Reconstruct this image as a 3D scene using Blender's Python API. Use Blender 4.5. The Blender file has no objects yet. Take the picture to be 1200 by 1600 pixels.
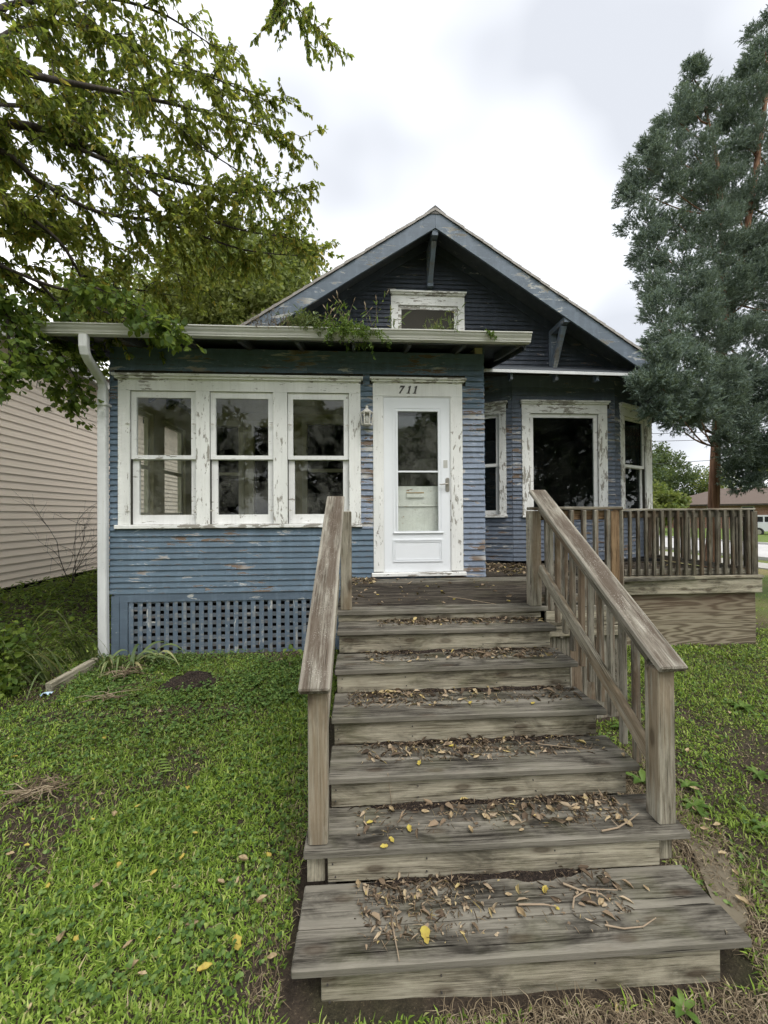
import bpy, math, random
import numpy as np
from mathutils import Matrix, Vector
R = math.radians
random.seed(7); rng = np.random.default_rng(7)
sc = bpy.context.scene
COL = sc.collection

# ------------------------------------------------------------------ camera
EYE = 1.96; YAW = R(3.6); PITCH = R(0.5); ROLL = R(0.35); FPX = 600.0
fw = Vector((math.sin(YAW)*math.cos(PITCH), math.cos(YAW)*math.cos(PITCH), math.sin(PITCH)))
r0 = Vector((math.cos(YAW), -math.sin(YAW), 0)); u0 = r0.cross(fw)
rr = math.cos(ROLL)*r0 - math.sin(ROLL)*u0
uu = math.sin(ROLL)*r0 + math.cos(ROLL)*u0
cam = bpy.data.cameras.new('camera'); camo = bpy.data.objects.new('camera', cam); COL.objects.link(camo)
cam.sensor_fit = 'HORIZONTAL'; cam.sensor_width = 36; cam.lens = 36*FPX/1200
cam.clip_start = 0.05; cam.clip_end = 3000
camo.matrix_world = Matrix(((rr.x, uu.x, -fw.x, 0), (rr.y, uu.y, -fw.y, 0), (rr.z, uu.z, -fw.z, EYE), (0, 0, 0, 1)))
sc.camera = camo

# ------------------------------------------------------------------ sky, sun, exposure
SUN_EL, SUN_ROT = R(58), R(152)         # soft light from behind and above the viewer
w = bpy.data.worlds.new('World'); sc.world = w; w.use_nodes = True
wn = w.node_tree; wn.nodes.clear()
def wnode(t): return wn.nodes.new(t)
sky = wnode('ShaderNodeTexSky'); sky.sky_type = 'NISHITA'; sky.sun_disc = False
sky.sun_elevation = SUN_EL; sky.sun_rotation = SUN_ROT; sky.air_density = 1.0; sky.dust_density = 3.0
tc = wnode('ShaderNodeTexCoord'); mp = wnode('ShaderNodeMapping'); mp.inputs['Scale'].default_value = (1.0, 1.0, 1.9); mp.inputs['Location'].default_value = (0.35, 0.1, 0.2)
wn.links.new(tc.outputs['Generated'], mp.inputs['Vector'])
nz = wnode('ShaderNodeTexNoise'); nz.inputs['Scale'].default_value = 1.7; nz.inputs['Detail'].default_value = 3; nz.inputs['Roughness'].default_value = 0.38; nz.inputs['Distortion'].default_value = 0.3
wn.links.new(mp.outputs['Vector'], nz.inputs['Vector'])
cr = wnode('ShaderNodeValToRGB'); e = cr.color_ramp.elements
e[0].position = 0.36; e[0].color = (0.39, 0.405, 0.435, 1); e[1].position = 0.62; e[1].color = (1.0, 1.0, 0.99, 1)
k = e.new(0.47); k.color = (0.56, 0.575, 0.60, 1)
wn.links.new(nz.outputs['Fac'], cr.inputs['Fac'])
sc_ = wnode('ShaderNodeVectorMath'); sc_.operation = 'SCALE'; sc_.inputs['Scale'].default_value = 11.6
wn.links.new(cr.outputs['Color'], sc_.inputs[0])
mx = wnode('ShaderNodeMix'); mx.data_type = 'RGBA'; mx.inputs['Factor'].default_value = 0.92
wn.links.new(sky.outputs['Color'], mx.inputs['A']); wn.links.new(sc_.outputs['Vector'], mx.inputs['B'])
bg = wnode('ShaderNodeBackground'); bg.inputs['Strength'].default_value = 0.1
wn.links.new(mx.outputs['Result'], bg.inputs['Color'])
wo = wnode('ShaderNodeOutputWorld'); wn.links.new(bg.outputs['Background'], wo.inputs['Surface'])
sun = bpy.data.lights.new('sun', 'SUN'); sun.energy = 1.4; sun.angle = R(25); sun.color = (1.0, 0.97, 0.92)
suno = bpy.data.objects.new('sun', sun); COL.objects.link(suno)
# direction the light comes from
sd = Vector((math.sin(SUN_ROT)*math.cos(SUN_EL), math.cos(SUN_ROT)*math.cos(SUN_EL), math.sin(SUN_EL)))
suno.rotation_euler = sd.to_track_quat('Z', 'Y').to_euler(); suno.location = (0, -6, 14)
sc.view_settings.view_transform = 'Standard'; sc.view_settings.look = 'None'
sc.view_settings.exposure = 0.90; sc.view_settings.gamma = 1.0; sc.view_settings.use_curve_mapping = False
sc.render.engine = 'CYCLES'
sc.cycles.max_bounces = 5; sc.cycles.diffuse_bounces = 3; sc.cycles.transparent_max_bounces = 10
sc.cycles.use_adaptive_sampling = True; sc.cycles.adaptive_threshold = 0.03

# pixel of the photograph (1200x1600) -> point on a vertical plane Y, used to measure the place
def un(px, py, Y):
    d = fw + rr*((px-600)/FPX) - uu*((py-800)/FPX)
    return Vector((0, 0, EYE)) + d*(Y/d.y)

# ------------------------------------------------------------------ object helpers
WORLD = {}
def tag(o, label=None, cat=None, group=None, kind=None):
    if label: o['label'] = label
    if cat: o['category'] = cat
    if group: o['group'] = group
    if kind: o['kind'] = kind
    return o
def place(o, M, parent=None):
    COL.objects.link(o)
    if parent is not None:
        o.parent = parent; o.matrix_parent_inverse = WORLD[parent.name].inverted()
    o.matrix_basis = M; WORLD[o.name] = M.copy()
    return o
def thing(name, label, cat, loc=(0, 0, 0), group=None, kind=None):
    o = bpy.data.objects.new(name, None); o.empty_display_size = 0.2
    place(o, Matrix.Translation(loc)); return tag(o, label, cat, group, kind)
I4 = Matrix.Identity(4)
def mk(name, verts, faces, mat, parent=None, M=I4, smooth=False):
    me = bpy.data.meshes.new(name); me.from_pydata([tuple(v) for v in verts], [], faces); me.validate(); me.update()
    if mat: me.materials.append(mat)
    if smooth: me.polygons.foreach_set('use_smooth', [True]*len(me.polygons))
    return place(bpy.data.objects.new(name, me), M, parent)
def mknp(name, V, T, mat, parent=None, M=I4, smooth=False, mats=None, midx=None):
    """fast mesh from numpy triangles/quads (T: n x k)"""
    V = np.asarray(V, dtype=np.float32); T = np.asarray(T, dtype=np.int32)
    me = bpy.data.meshes.new(name); n, kk = T.shape
    me.vertices.add(len(V)); me.vertices.foreach_set('co', V.ravel())
    me.loops.add(n*kk); me.loops.foreach_set('vertex_index', T.ravel())
    me.polygons.add(n); me.polygons.foreach_set('loop_start', np.arange(0, n*kk, kk, dtype=np.int32))
    if smooth: me.polygons.foreach_set('use_smooth', np.ones(n, dtype=bool))
    me.update(calc_edges=True); 
    if mat: me.materials.append(mat)
    return place(bpy.data.objects.new(name, me), M, parent)
_bc = {}
def cbox_mesh(lx, ly, lz, c=0.003):
    key = (round(lx, 4), round(ly, 4), round(lz, 4), c)
    hx, hy, hz = lx/2, ly/2, lz/2; c = min(c, hx*0.45, hy*0.45, hz*0.45)
    V = []; idx = {}
    for sx in (-1, 1):
        for sy in (-1, 1):
            for sz in (-1, 1):
                for a in range(3):
                    p = [sx*hx, sy*hy, sz*hz]
                    for b, s, h in ((0, sx, hx), (1, sy, hy), (2, sz, hz)):
                        if b != a: p[b] = s*(h-c)
                    idx[(sx, sy, sz, a)] = len(V); V.append(tuple(p))
    F = []
    for s in (-1, 1):
        q = [idx[(s, -1, -1, 0)], idx[(s, 1, -1, 0)], idx[(s, 1, 1, 0)], idx[(s, -1, 1, 0)]]; F.append(q if s > 0 else q[::-1])
        q = [idx[(-1, s, -1, 1)], idx[(-1, s, 1, 1)], idx[(1, s, 1, 1)], idx[(1, s, -1, 1)]]; F.append(q if s > 0 else q[::-1])
        q = [idx[(-1, -1, s, 2)], idx[(1, -1, s, 2)], idx[(1, 1, s, 2)], idx[(-1, 1, s, 2)]]; F.append(q if s > 0 else q[::-1])
    for s in (-1, 1):
        for t in (-1, 1):
            q = [idx[(s, t, -1, 0)], idx[(s, t, 1, 0)], idx[(s, t, 1, 1)], idx[(s, t, -1, 1)]]; F.append(q if s*t < 0 else q[::-1])
            q = [idx[(s, -1, t, 0)], idx[(s, 1, t, 0)], idx[(s, 1, t, 2)], idx[(s, -1, t, 2)]]; F.append(q if s*t > 0 else q[::-1])
            q = [idx[(-1, s, t, 1)], idx[(1, s, t, 1)], idx[(1, s, t, 2)], idx[(-1, s, t, 2)]]; F.append(q if s*t < 0 else q[::-1])
    for sx in (-1, 1):
        for sy in (-1, 1):
            for sz in (-1, 1):
                t = [idx[(sx, sy, sz, 0)], idx[(sx, sy, sz, 1)], idx[(sx, sy, sz, 2)]]; F.append(t if sx*sy*sz > 0 else t[::-1])
    return key, V, F
def cbox(name, lx, ly, lz, mat, c=0.003):
    key, V, F = cbox_mesh(lx, ly, lz, c); key = key + (mat.name,)
    me = _bc.get(key)
    if me is None:
        me = bpy.data.meshes.new(name); me.from_pydata(V, [], F); me.materials.append(mat); me.update(); _bc[key] = me
    return bpy.data.objects.new(name, me)
def B(name, parent, mat, x0, x1, y0, y1, z0, z1, M=I4, c=0.003):
    """axis-aligned board; its longest side becomes local X so the grain runs along it"""
    d = [x1-x0, y1-y0, z1-z0]; ctr = Vector(((x0+x1)/2, (y0+y1)/2, (z0+z1)/2))
    if d[2] >= d[0] and d[2] >= d[1]:
        o = cbox(name, d[2], d[1], d[0], mat, c); L = Matrix.Translation(ctr) @ Matrix.Rotation(-math.pi/2, 4, 'Y')
    elif d[1] >= d[0]:
        o = cbox(name, d[1], d[0], d[2], mat, c); L = Matrix.Translation(ctr) @ Matrix.Rotation(math.pi/2, 4, 'Z')
    else:
        o = cbox(name, d[0], d[1], d[2], mat, c); L = Matrix.Translation(ctr)
    return place(o, M @ L, parent)
def plank(name, parent, mat, p0, p1, w, t, up=(0, 0, 1), c=0.004):
    """board from p0 to p1 (centre line), width w across, thickness t along up"""
    p0, p1 = Vector(p0), Vector(p1); x = (p1-p0); L = x.length; x.normalize()
    z = Vector(up); z = (z - x*z.dot(x)).normalized(); y = z.cross(x); ctr = (p0+p1)/2
    M = Matrix(((x.x, y.x, z.x, ctr.x), (x.y, y.y, z.y, ctr.y), (x.z, y.z, z.z, ctr.z), (0, 0, 0, 1)))
    return place(cbox(name, L, w, t, mat, c), M, parent)
class MB:
    def __init__(s): s.v = []; s.f = []
    def add(s, V, F):
        b = len(s.v); s.v += [tuple(p) for p in V]; s.f += [[i+b for i in q] for q in F]
    def box(s, x0, x1, y0, y1, z0, z1, M=None):
        V = [(x, y, z) for x in (x0, x1) for y in (y0, y1) for z in (z0, z1)]
        if M is not None: V = [M @ Vector(p) for p in V]
        s.add(V, [[0, 1, 3, 2], [4, 6, 7, 5], [0, 4, 5, 1], [2, 3, 7, 6], [0, 2, 6, 4], [1, 5, 7, 3]])
    def prism(s, poly, y0, y1, M=None):
        """poly: (x,z) points, counter-clockwise seen from -y; extruded along y"""
        n = len(poly); V = [(x, y0, z) for x, z in poly] + [(x, y1, z) for x, z in poly]
        if M is not None: V = [M @ Vector(p) for p in V]
        s.add(V, [list(range(n)), list(range(2*n-1, n-1, -1))] + [[i, i+n, (i+1) % n+n, (i+1) % n] for i in range(n)])
    def tube(s, pts, rad, n=6, cap=True):
        pts = [Vector(p) for p in pts]; b = len(s.v); m = len(pts)
        ref = Vector((0.13, 0.27, 0.95))
        for i, p in enumerate(pts):
            d = (pts[min(i+1, m-1)] - pts[max(i-1, 0)]).normalized()
            if abs(d.dot(ref)) > 0.97: ref = Vector((0.9, 0.3, 0.1))
            a = d.cross(ref).normalized(); c = d.cross(a)
            r_ = rad[i] if hasattr(rad, '__len__') else rad
            for k in range(n):
                t = 2*math.pi*k/n; s.v.append(tuple(p + (a*math.cos(t) + c*math.sin(t))*r_))
        for i in range(m-1):
            for k in range(n):
                s.f.append([b+i*n+k, b+i*n+(k+1) % n, b+(i+1)*n+(k+1) % n, b+(i+1)*n+k])
        if cap:
            s.f.append([b+k for k in range(n)][::-1]); s.f.append([b+(m-1)*n+k for k in range(n)])
    def lathe(s, prof, n=16, M=None):
        b = len(s.v); m = len(prof)
        for r_, z in prof:
            for k in range(n):
                p = Vector((r_*math.cos(2*math.pi*k/n), r_*math.sin(2*math.pi*k/n), z)); s.v.append(tuple(M @ p if M is not None else p))
        for i in range(m-1):
            for k in range(n): s.f.append([b+i*n+k, b+i*n+(k+1) % n, b+(i+1)*n+(k+1) % n, b+(i+1)*n+k])
        s.f.append([b+k for k in range(n)][::-1]); s.f.append([b+(m-1)*n+k for k in range(n)])
    def build(s, name, mat, parent=None, M=I4, smooth=False): return mk(name, s.v, s.f, mat, parent, M, smooth)
def simp(o):
    return o

# ------------------------------------------------------------------ material helpers
class NT:
    def __init__(s, name):
        s.m = bpy.data.materials.new(name); s.m.use_nodes = True; s.t = s.m.node_tree
        s.b = s.t.nodes['Principled BSDF']; s.out = s.t.nodes['Material Output']
        s.b.inputs['Roughness'].default_value = 0.75
        if 'Specular IOR Level' in s.b.inputs: s.b.inputs['Specular IOR Level'].default_value = 0.3
    def n(s, typ, ins=None, **props):
        d = s.t.nodes.new(typ)
        for k, v in props.items(): setattr(d, k, v)
        for k, v in (ins or {}).items(): s.set(d.inputs[k], v)
        return d
    def set(s, sock, v):
        if isinstance(v, bpy.types.NodeSocket): s.t.links.new(v, sock)
        else:
            if hasattr(sock.default_value, '__len__') and hasattr(v, '__len__') and len(v) == 3 and len(sock.default_value) == 4: v = (*v, 1)
            sock.default_value = v
    def obj(s): return s.n('ShaderNodeTexCoord').outputs['Object']
    def pos(s): return s.n('ShaderNodeNewGeometry').outputs['Position']
    def island(s): return s.n('ShaderNodeNewGeometry').outputs['Random Per Island']
    def rnd(s): return s.n('ShaderNodeObjectInfo').outputs['Random']
    def m_(s, op, a, b=0.0, clamp=False):
        d = s.n('ShaderNodeMath', {0: a, 1: b}, operation=op); d.use_clamp = clamp; return d.outputs[0]
    def jit(s, vec, amt=37.0):
        r_ = s.m_('MULTIPLY', s.rnd(), amt); c = s.n('ShaderNodeCombineXYZ', {0: r_, 1: s.m_('MULTIPLY', r_, 1.7), 2: s.m_('MULTIPLY', r_, 0.6)})
        return s.n('ShaderNodeVectorMath', {0: vec, 1: c.outputs[0]}, operation='ADD').outputs[0]
    def map(s, vec, scale, loc=(0, 0, 0)): return s.n('ShaderNodeMapping', {'Vector': vec, 'Scale': scale, 'Location': loc}).outputs[0]
    def noise(s, vec, scale=5., detail=3., rough=0.55, dist=0.0, col=False):
        d = s.n('ShaderNodeTexNoise', {'Vector': vec, 'Scale': scale, 'Detail': detail, 'Roughness': rough, 'Distortion': dist})
        return d.outputs['Color' if col else 'Fac']
    def vor(s, vec, scale=5., feature='F1', out='Distance'): return s.n('ShaderNodeTexVoronoi', {'Vector': vec, 'Scale': scale}, feature=feature).outputs[out]
    def ramp(s, fac, pts, interp='LINEAR'):
        d = s.n('ShaderNodeValToRGB', {'Fac': fac}); cr_ = d.color_ramp; cr_.interpolation = interp
        while len(cr_.elements) < len(pts): cr_.elements.new(0.5)
        for el, (p, c) in zip(cr_.elements, pts):
            el.position = p; c = c if hasattr(c, '__len__') else (c, c, c); el.color = (*c[:3], 1)
        return d.outputs['Color']
    def step(s, fac, a, b):
        d = s.n('ShaderNodeMapRange', {'Value': fac, 'From Min': a, 'From Max': b, 'To Min': 0.0, 'To Max': 1.0}); d.clamp = True; return d.outputs[0]
    def mix(s, f, a, b, blend='MIX'):
        d = s.n('ShaderNodeMix', data_type='RGBA', blend_type=blend); s.set(d.inputs['Factor'], f); s.set(d.inputs['A'], a); s.set(d.inputs['B'], b); return d.outputs['Result']
    def bump(s, h, strength=0.4, dist=0.004):
        d = s.n('ShaderNodeBump', {'Height': h, 'Strength': strength, 'Distance': dist}); s.set(s.b.inputs['Normal'], d.outputs[0])
    def col(s, c, rough=None):
        s.set(s.b.inputs['Base Color'], c)
        if rough is not None: s.set(s.b.inputs['Roughness'], rough)
        return s.m

# ------------------------------------------------------------------ materials
def m_siding(name, col, worn=0.5, alt=None, wood=(0.175, 0.130, 0.098)):
    s = NT(name); v = s.jit(s.obj()); p = s.pos()
    alt = alt or tuple(c*0.78 for c in col)
    tone = s.noise(s.map(v, (1.2, 6, 6)), 1.5, 4, 0.6)
    c = s.mix(s.step(tone, 0.3, 0.7), alt, col)
    c = s.mix(s.m_('MULTIPLY', s.rnd(), 0.30), c, tuple(x*0.72 for x in col))
    # chalky fading and vertical run-off dirt
    chalk = s.step(s.noise(s.map(p, (9, 9, 2.5)), 1.0, 5, 0.65), 0.48, 0.75)
    c = s.mix(s.m_('MULTIPLY', chalk, 0.35), c, tuple(min(1, x*1.55+0.03) for x in col))
    # peeling: patches that follow the board, only in worn zones of the wall
    zone = s.step(s.noise(p, 1.3, 3, 0.5), 0.52-0.14*worn, 0.72-0.14*worn)
    flake = s.noise(s.map(v, (3.0, 26, 13)), 1.0, 7, 0.70, 0.5)
    thr = s.m_('SUBTRACT', 0.682-0.035*worn, s.m_('MULTIPLY', zone, 0.045+0.075*worn))
    peel = s.step(s.m_('SUBTRACT', flake, thr), 0.0, 0.012)
    halo = s.step(s.m_('SUBTRACT', flake, thr), -0.03, 0.0)
    wd = s.mix(s.noise(s.map(v, (5, 120, 120)), 1.0, 3), tuple(x*0.45 for x in wood), tuple(x*1.35 for x in wood))
    wd = s.mix(s.step(s.noise(v, 2.2, 1), 0.45, 0.6), wd, (0.42, 0.42, 0.40))
    c = s.mix(s.m_('MULTIPLY', halo, 0.45), c, tuple(min(1, x*1.7+0.06) for x in col))
    c = s.mix(peel, c, wd)
    # hairline cracks along the board
    crack = s.step(s.noise(s.map(v, (3, 10, 160)), 1.0, 3, 0.7), 0.66, 0.70)
    c = s.mix(s.m_('MULTIPLY', crack, 0.55), c, tuple(x*0.3 for x in col))
    # the exposed lower edge wears first
    zz = s.n('ShaderNodeSeparateXYZ', {0: s.obj()}).outputs[2]
    edge = s.m_('MULTIPLY', s.step(zz, 0.013, 0.0), s.step(s.noise(s.map(v, (14, 3, 3)), 1.0, 4, 0.7), 0.50, 0.60))
    c = s.mix(s.m_('MULTIPLY', edge, 0.35+0.45*worn), c, tuple(x*0.6 for x in wood))
    s.bump(s.m_('SUBTRACT', s.noise(s.map(v, (8, 60, 60)), 1.0, 4), s.m_('MULTIPLY', peel, 0.7)), 0.5, 0.003)
    return s.col(c, s.mix(peel, (0.6,)*3, (0.9,)*3))
def m_white(name, amount=0.3, base=(0.78, 0.785, 0.755), under=(0.30, 0.285, 0.25), vertical=True):
    s = NT(name); v = s.jit(s.obj()); p = s.pos()
    n1 = s.noise(s.map(p, (3, 3, 1.2)), 1.6, 4, 0.6)
    c = s.mix(s.step(n1, 0.35, 0.75), base, tuple(x*0.84 for x in base))
    streak = s.step(s.noise(s.map(p, (40, 40, 1.5)), 1.0, 3, 0.6), 0.52, 0.75)
    c = s.mix(s.m_('MULTIPLY', streak, 0.22), c, (0.42, 0.41, 0.36))
    zone = s.step(s.noise(p, 1.5, 2, 0.5), 0.40, 0.66)
    flake = s.noise(s.map(v, (6.5, 24, 24)), 1.0, 6, 0.66, 0.35)
    thr = s.m_('SUBTRACT', 0.72, s.m_('MULTIPLY', s.m_('ADD', s.m_('MULTIPLY', zone, 0.6), 0.4), 0.20*amount))
    d = s.m_('SUBTRACT', flake, thr); peel = s.step(d, 0.0, 0.012)
    edge = s.m_('MULTIPLY', s.step(d, -0.02, 0.0), s.m_('SUBTRACT', 1.0, peel))
    wd = s.mix(s.noise(s.map(v, (5, 90, 90)), 1.0, 3), tuple(x*0.7 for x in under), tuple(x*1.25 for x in under))
    c = s.mix(s.m_('MULTIPLY', edge, 0.35), c, (0.35, 0.33, 0.30))
    c = s.mix(peel, c, wd)
    speck = s.step(s.noise(s.map(v, (9, 45, 45)), 3.0, 2, 0.5), 0.70, 0.74)
    c = s.mix(s.m_('MULTIPLY', speck, 0.5), c, (0.13, 0.11, 0.09))
    s.bump(s.m_('SUBTRACT', s.noise(s.map(v, (8, 50, 50)), 1.0, 3), s.m_('MULTIPLY', peel, 0.8)), 0.35, 0.002)
    return s.col(c, 0.55)
def m_wood(name, light, mid, dark, stain=0.5, moss=0.1, lichen=0.0, grain=1.0, knots=0.6, tan=None, edge=None):
    s = NT(name); v = s.jit(s.obj()); p = s.pos(); s.b.inputs['Specular IOR Level'].default_value = 0.06
    x, y, z = (s.n('ShaderNodeSeparateXYZ', {0: v}).outputs[i] for i in range(3))
    # knots warp the grain around them
    kv = s.n('ShaderNodeCombineXYZ', {0: s.m_('MULTIPLY', x, 2.3), 1: s.m_('MULTIPLY', s.m_('ADD', y, z), 6.5)}).outputs[0]
    kd = s.n('ShaderNodeTexVoronoi', {'Vector': kv, 'Scale': 1.0}, voronoi_dimensions='2D').outputs['Distance']
    near = s.step(kd, 0.40, 0.05)
    kn = s.m_('MULTIPLY', s.step(kd, 0.17, 0.07), knots)
    ring = s.m_('MULTIPLY', s.m_('SINE', s.m_('MULTIPLY', kd, 62.0)), s.m_('MULTIPLY', near, 0.030*knots))
    g1 = s.noise(s.map(v, (1.3, 15, 15)), 1.0, 5, 0.62, 0.6)
    g2 = s.noise(s.map(v, (4.0, 120, 120)), 1.0, 5, 0.75, 0.3)
    f = s.m_('ADD', s.m_('ADD', s.m_('MULTIPLY', g1, 0.50), s.m_('SUBTRACT', s.m_('MULTIPLY', g2, 0.66*grain), 0.33*grain-0.25)), ring)
    c = s.ramp(f, [(0.36, tuple(q*0.7 for q in dark)), (0.46, mid), (0.56, light), (0.68, tuple(min(1, q*1.35) for q in light))])
    if tan: c = s.mix(s.m_('MULTIPLY', s.step(s.noise(s.map(v, (0.8, 16, 9)), 1.0, 3), 0.52, 0.60), 0.65), c, tan)
    # blotchy weather stains, some of them nearly black
    st = s.noise(s.map(v, (2.6, 7.5, 7.5)), 1.0, 5, 0.66, 0.5)
    c = s.mix(s.m_('MULTIPLY', s.step(st, 0.48, 0.66), stain), c, tuple(q*0.55 for q in dark))
    pale = s.noise(s.map(v, (3.5, 9, 9), (7, 3, 1)), 1.0, 4, 0.6)
    c = s.mix(s.m_('MULTIPLY', s.step(pale, 0.56, 0.70), 0.45), c, tuple(min(1, q*1.5) for q in light))
    c = s.mix(s.m_('MULTIPLY', kn, 0.8), c, (0.060, 0.042, 0.028))
    if moss:
        mf = s.m_('MULTIPLY', s.step(s.noise(p, 3.1, 4, 0.6), 0.50, 0.70), moss); c = s.mix(mf, c, (0.12, 0.125, 0.055))
    if lichen:
        br = s.step(s.noise(s.map(v, (2.2, 12, 12)), 1.0, 5, 0.65), 0.38, 0.55)
        c = s.mix(s.m_('MULTIPLY', br, 0.8), c, (0.075, 0.055, 0.041))
        lf = s.m_('MULTIPLY', s.step(s.noise(v, 170.0, 3, 0.7), 0.60, 0.66), s.m_('MULTIPLY', s.step(s.noise(v, 9.0, 2), 0.42, 0.62), lichen)); c = s.mix(lf, c, (0.52, 0.49, 0.44))
    if edge:                                       # rounded arrises bleach to bare silver wood
        oy = s.m_('ABSOLUTE', s.n('ShaderNodeSeparateXYZ', {0: s.obj()}).outputs[1])
        ef = s.m_('MULTIPLY', s.step(s.m_('ADD', oy, s.m_('MULTIPLY', s.m_('SUBTRACT', g1, 0.5), 0.05)), edge*0.72, edge), 0.65); c = s.mix(ef, c, tuple(min(1, q*1.35) for q in light))
    crack = s.step(s.noise(s.map(v, (1.0, 60, 60)), 1.0, 3, 0.75), 0.645, 0.675)
    c = s.mix(s.m_('MULTIPLY', crack, 0.85), c, tuple(q*0.2 for q in dark))
    s.bump(s.m_('SUBTRACT', f, s.m_('MULTIPLY', crack, 0.6)), 0.7, 0.005)
    return s.col(c, 0.9)
def m_ply(name):
    s = NT(name); v = s.obj()
    big = s.noise(s.map(v, (0.22, 1, 2.6)), 1.3, 4, 0.45, 0.15)
    wv = s.m_('SINE', s.m_('MULTIPLY', s.m_('ADD', big, s.m_('MULTIPLY', s.noise(s.map(v, (3, 1, 30)), 1.0, 3), 0.03)), 150.0))
    fine = s.noise(s.map(v, (3, 1, 140)), 1.0, 4, 0.7)
    f = s.m_('ADD', s.m_('MULTIPLY', wv, 0.17), s.m_('ADD', s.m_('MULTIPLY', fine, 0.5), 0.22))
    c = s.ramp(f, [(0.12, (0.045, 0.034, 0.022)), (0.36, (0.13, 0.105, 0.07)), (0.6, (0.26, 0.225, 0.16)), (0.85, (0.33, 0.30, 0.23))])
    up = s.step(s.n('ShaderNodeSeparateXYZ', {0: v}).outputs[2], -0.05, 0.30)
    c = s.mix(s.m_('MULTIPLY', up, s.m_('MULTIPLY', s.step(s.noise(s.map(v, (1.2, 1, 4)), 1.0, 3), 0.35, 0.6), 0.7)), c, (0.085, 0.045, 0.03))
    s.bump(f, 0.4, 0.003); return s.col(c, 0.85)
def m_plain(name, col, rough=0.6, var=0.12, scale=6.0, bump=0.0, metal=0.0):
    s = NT(name); n = s.noise(s.pos(), scale, 4, 0.6)
    c = s.mix(n, tuple(x*(1-var) for x in col), tuple(min(1, x*(1+var)) for x in col))
    if bump: s.bump(n, bump, 0.01)
    s.b.inputs['Metallic'].default_value = metal
    return s.col(c, rough)
def m_leaf(name, stops, trans=0.35, rough=0.55, patch=None, patch_scale=0.5):
    """stops: colour ramp over a random number per leaf"""
    s = NT(name); isl = s.island()
    c = s.ramp(isl, stops)
    if patch: c = s.mix(s.m_('MULTIPLY', s.step(s.noise(s.pos(), patch_scale, 3, 0.55), 0.42, 0.62), patch[1]), c, patch[0])
    s.set(s.b.inputs['Base Color'], c); s.b.inputs['Roughness'].default_value = rough
    tr = s.n('ShaderNodeBsdfTranslucent', {'Color': s.mix(0.35, c, (0.35, 0.42, 0.05))})
    mxs = s.n('ShaderNodeMixShader', {0: trans}); s.t.links.new(s.b.outputs[0], mxs.inputs[1]); s.t.links.new(tr.outputs[0], mxs.inputs[2])
    s.t.links.new(mxs.outputs[0], s.out.inputs['Surface']); return s.m
def m_glass(name, tint=(0.96, 0.975, 0.965), dirt=0.06, refl=1.0):
    s = NT(name); s.t.nodes.remove(s.b)
    tr = s.n('ShaderNodeBsdfTransparent', {'Color': (*tint, 1)})
    wav = s.n('ShaderNodeBump', {'Height': s.noise(s.pos(), 2.2, 2, 0.5), 'Strength': 0.12, 'Distance': 0.02})
    gl = s.n('ShaderNodeBsdfGlossy', {'Color': (0.95, 0.97, 1, 1), 'Roughness': 0.015, 'Normal': wav.outputs[0]})
    fc = s.n('ShaderNodeLayerWeight', {'Blend': 0.5}).outputs['Facing']            # same from both faces of the pane
    f = s.m_('MULTIPLY', s.m_('ADD', s.m_('MULTIPLY', s.m_('POWER', fc, 5.0), 0.9), 0.042), refl, clamp=True)
    a = s.n('ShaderNodeMixShader', {0: f}); s.t.links.new(tr.outputs[0], a.inputs[1]); s.t.links.new(gl.outputs[0], a.inputs[2])
    df = s.n('ShaderNodeBsdfDiffuse', {'Color': (0.45, 0.45, 0.40, 1)})
    dm = s.m_('MULTIPLY', s.step(s.noise(s.pos(), 5.0, 5, 0.7), 0.42, 0.75), dirt)
    b = s.n('ShaderNodeMixShader', {0: dm}); s.t.links.new(a.outputs[0], b.inputs[1]); s.t.links.new(df.outputs[0], b.inputs[2])
    s.t.links.new(b.outputs[0], s.out.inputs['Surface']); return s.m
def m_ground():
    s = NT('soil_and_turf'); p = s.pos()
    big = s.noise(p, 1.1, 4, 0.6); fine = s.noise(p, 22.0, 5, 0.7)
    vf = s.noise(p, 95.0, 4, 0.75); fine = s.m_('ADD', s.m_('MULTIPLY', fine, 0.5), s.m_('MULTIPLY', vf, 0.5)); fine = s.step(fine, 0.30, 0.70)
    soil = s.mix(fine, (0.011, 0.008, 0.006), (0.092, 0.068, 0.047)); soil = s.mix(s.step(vf, 0.64, 0.70), soil, (0.30, 0.24, 0.16))
    turf = s.mix(fine, (0.011, 0.013, 0.006), (0.060, 0.068, 0.022))
    c = s.mix(s.m_('MULTIPLY', s.step(big, 0.48, 0.66), 0.8), soil, turf)
    # beyond the near garden the lawn is only colour
    x, y, z = (s.n('ShaderNodeSeparateXYZ', {0: p}).outputs[i] for i in range(3))
    lawn = s.mix(s.noise(p, 0.35, 4, 0.6), (0.075, 0.13, 0.022), (0.15, 0.19, 0.045))
    dry = s.mix(s.step(s.noise(p, 0.30, 3, 0.5), 0.45, 0.65), lawn, (0.24, 0.19, 0.085))
    lawn = s.mix(s.step(x, 22, 21), lawn, dry)
    far = s.m_('MAXIMUM', s.step(x, 5.5, 7.0), s.m_('MAXIMUM', s.step(y, 0.4, -0.6), s.step(y, 14, 18)))
    c = s.mix(far, c, lawn)
    s.bump(fine, 0.7, 0.03); return s.col(c, 0.95)
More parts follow.
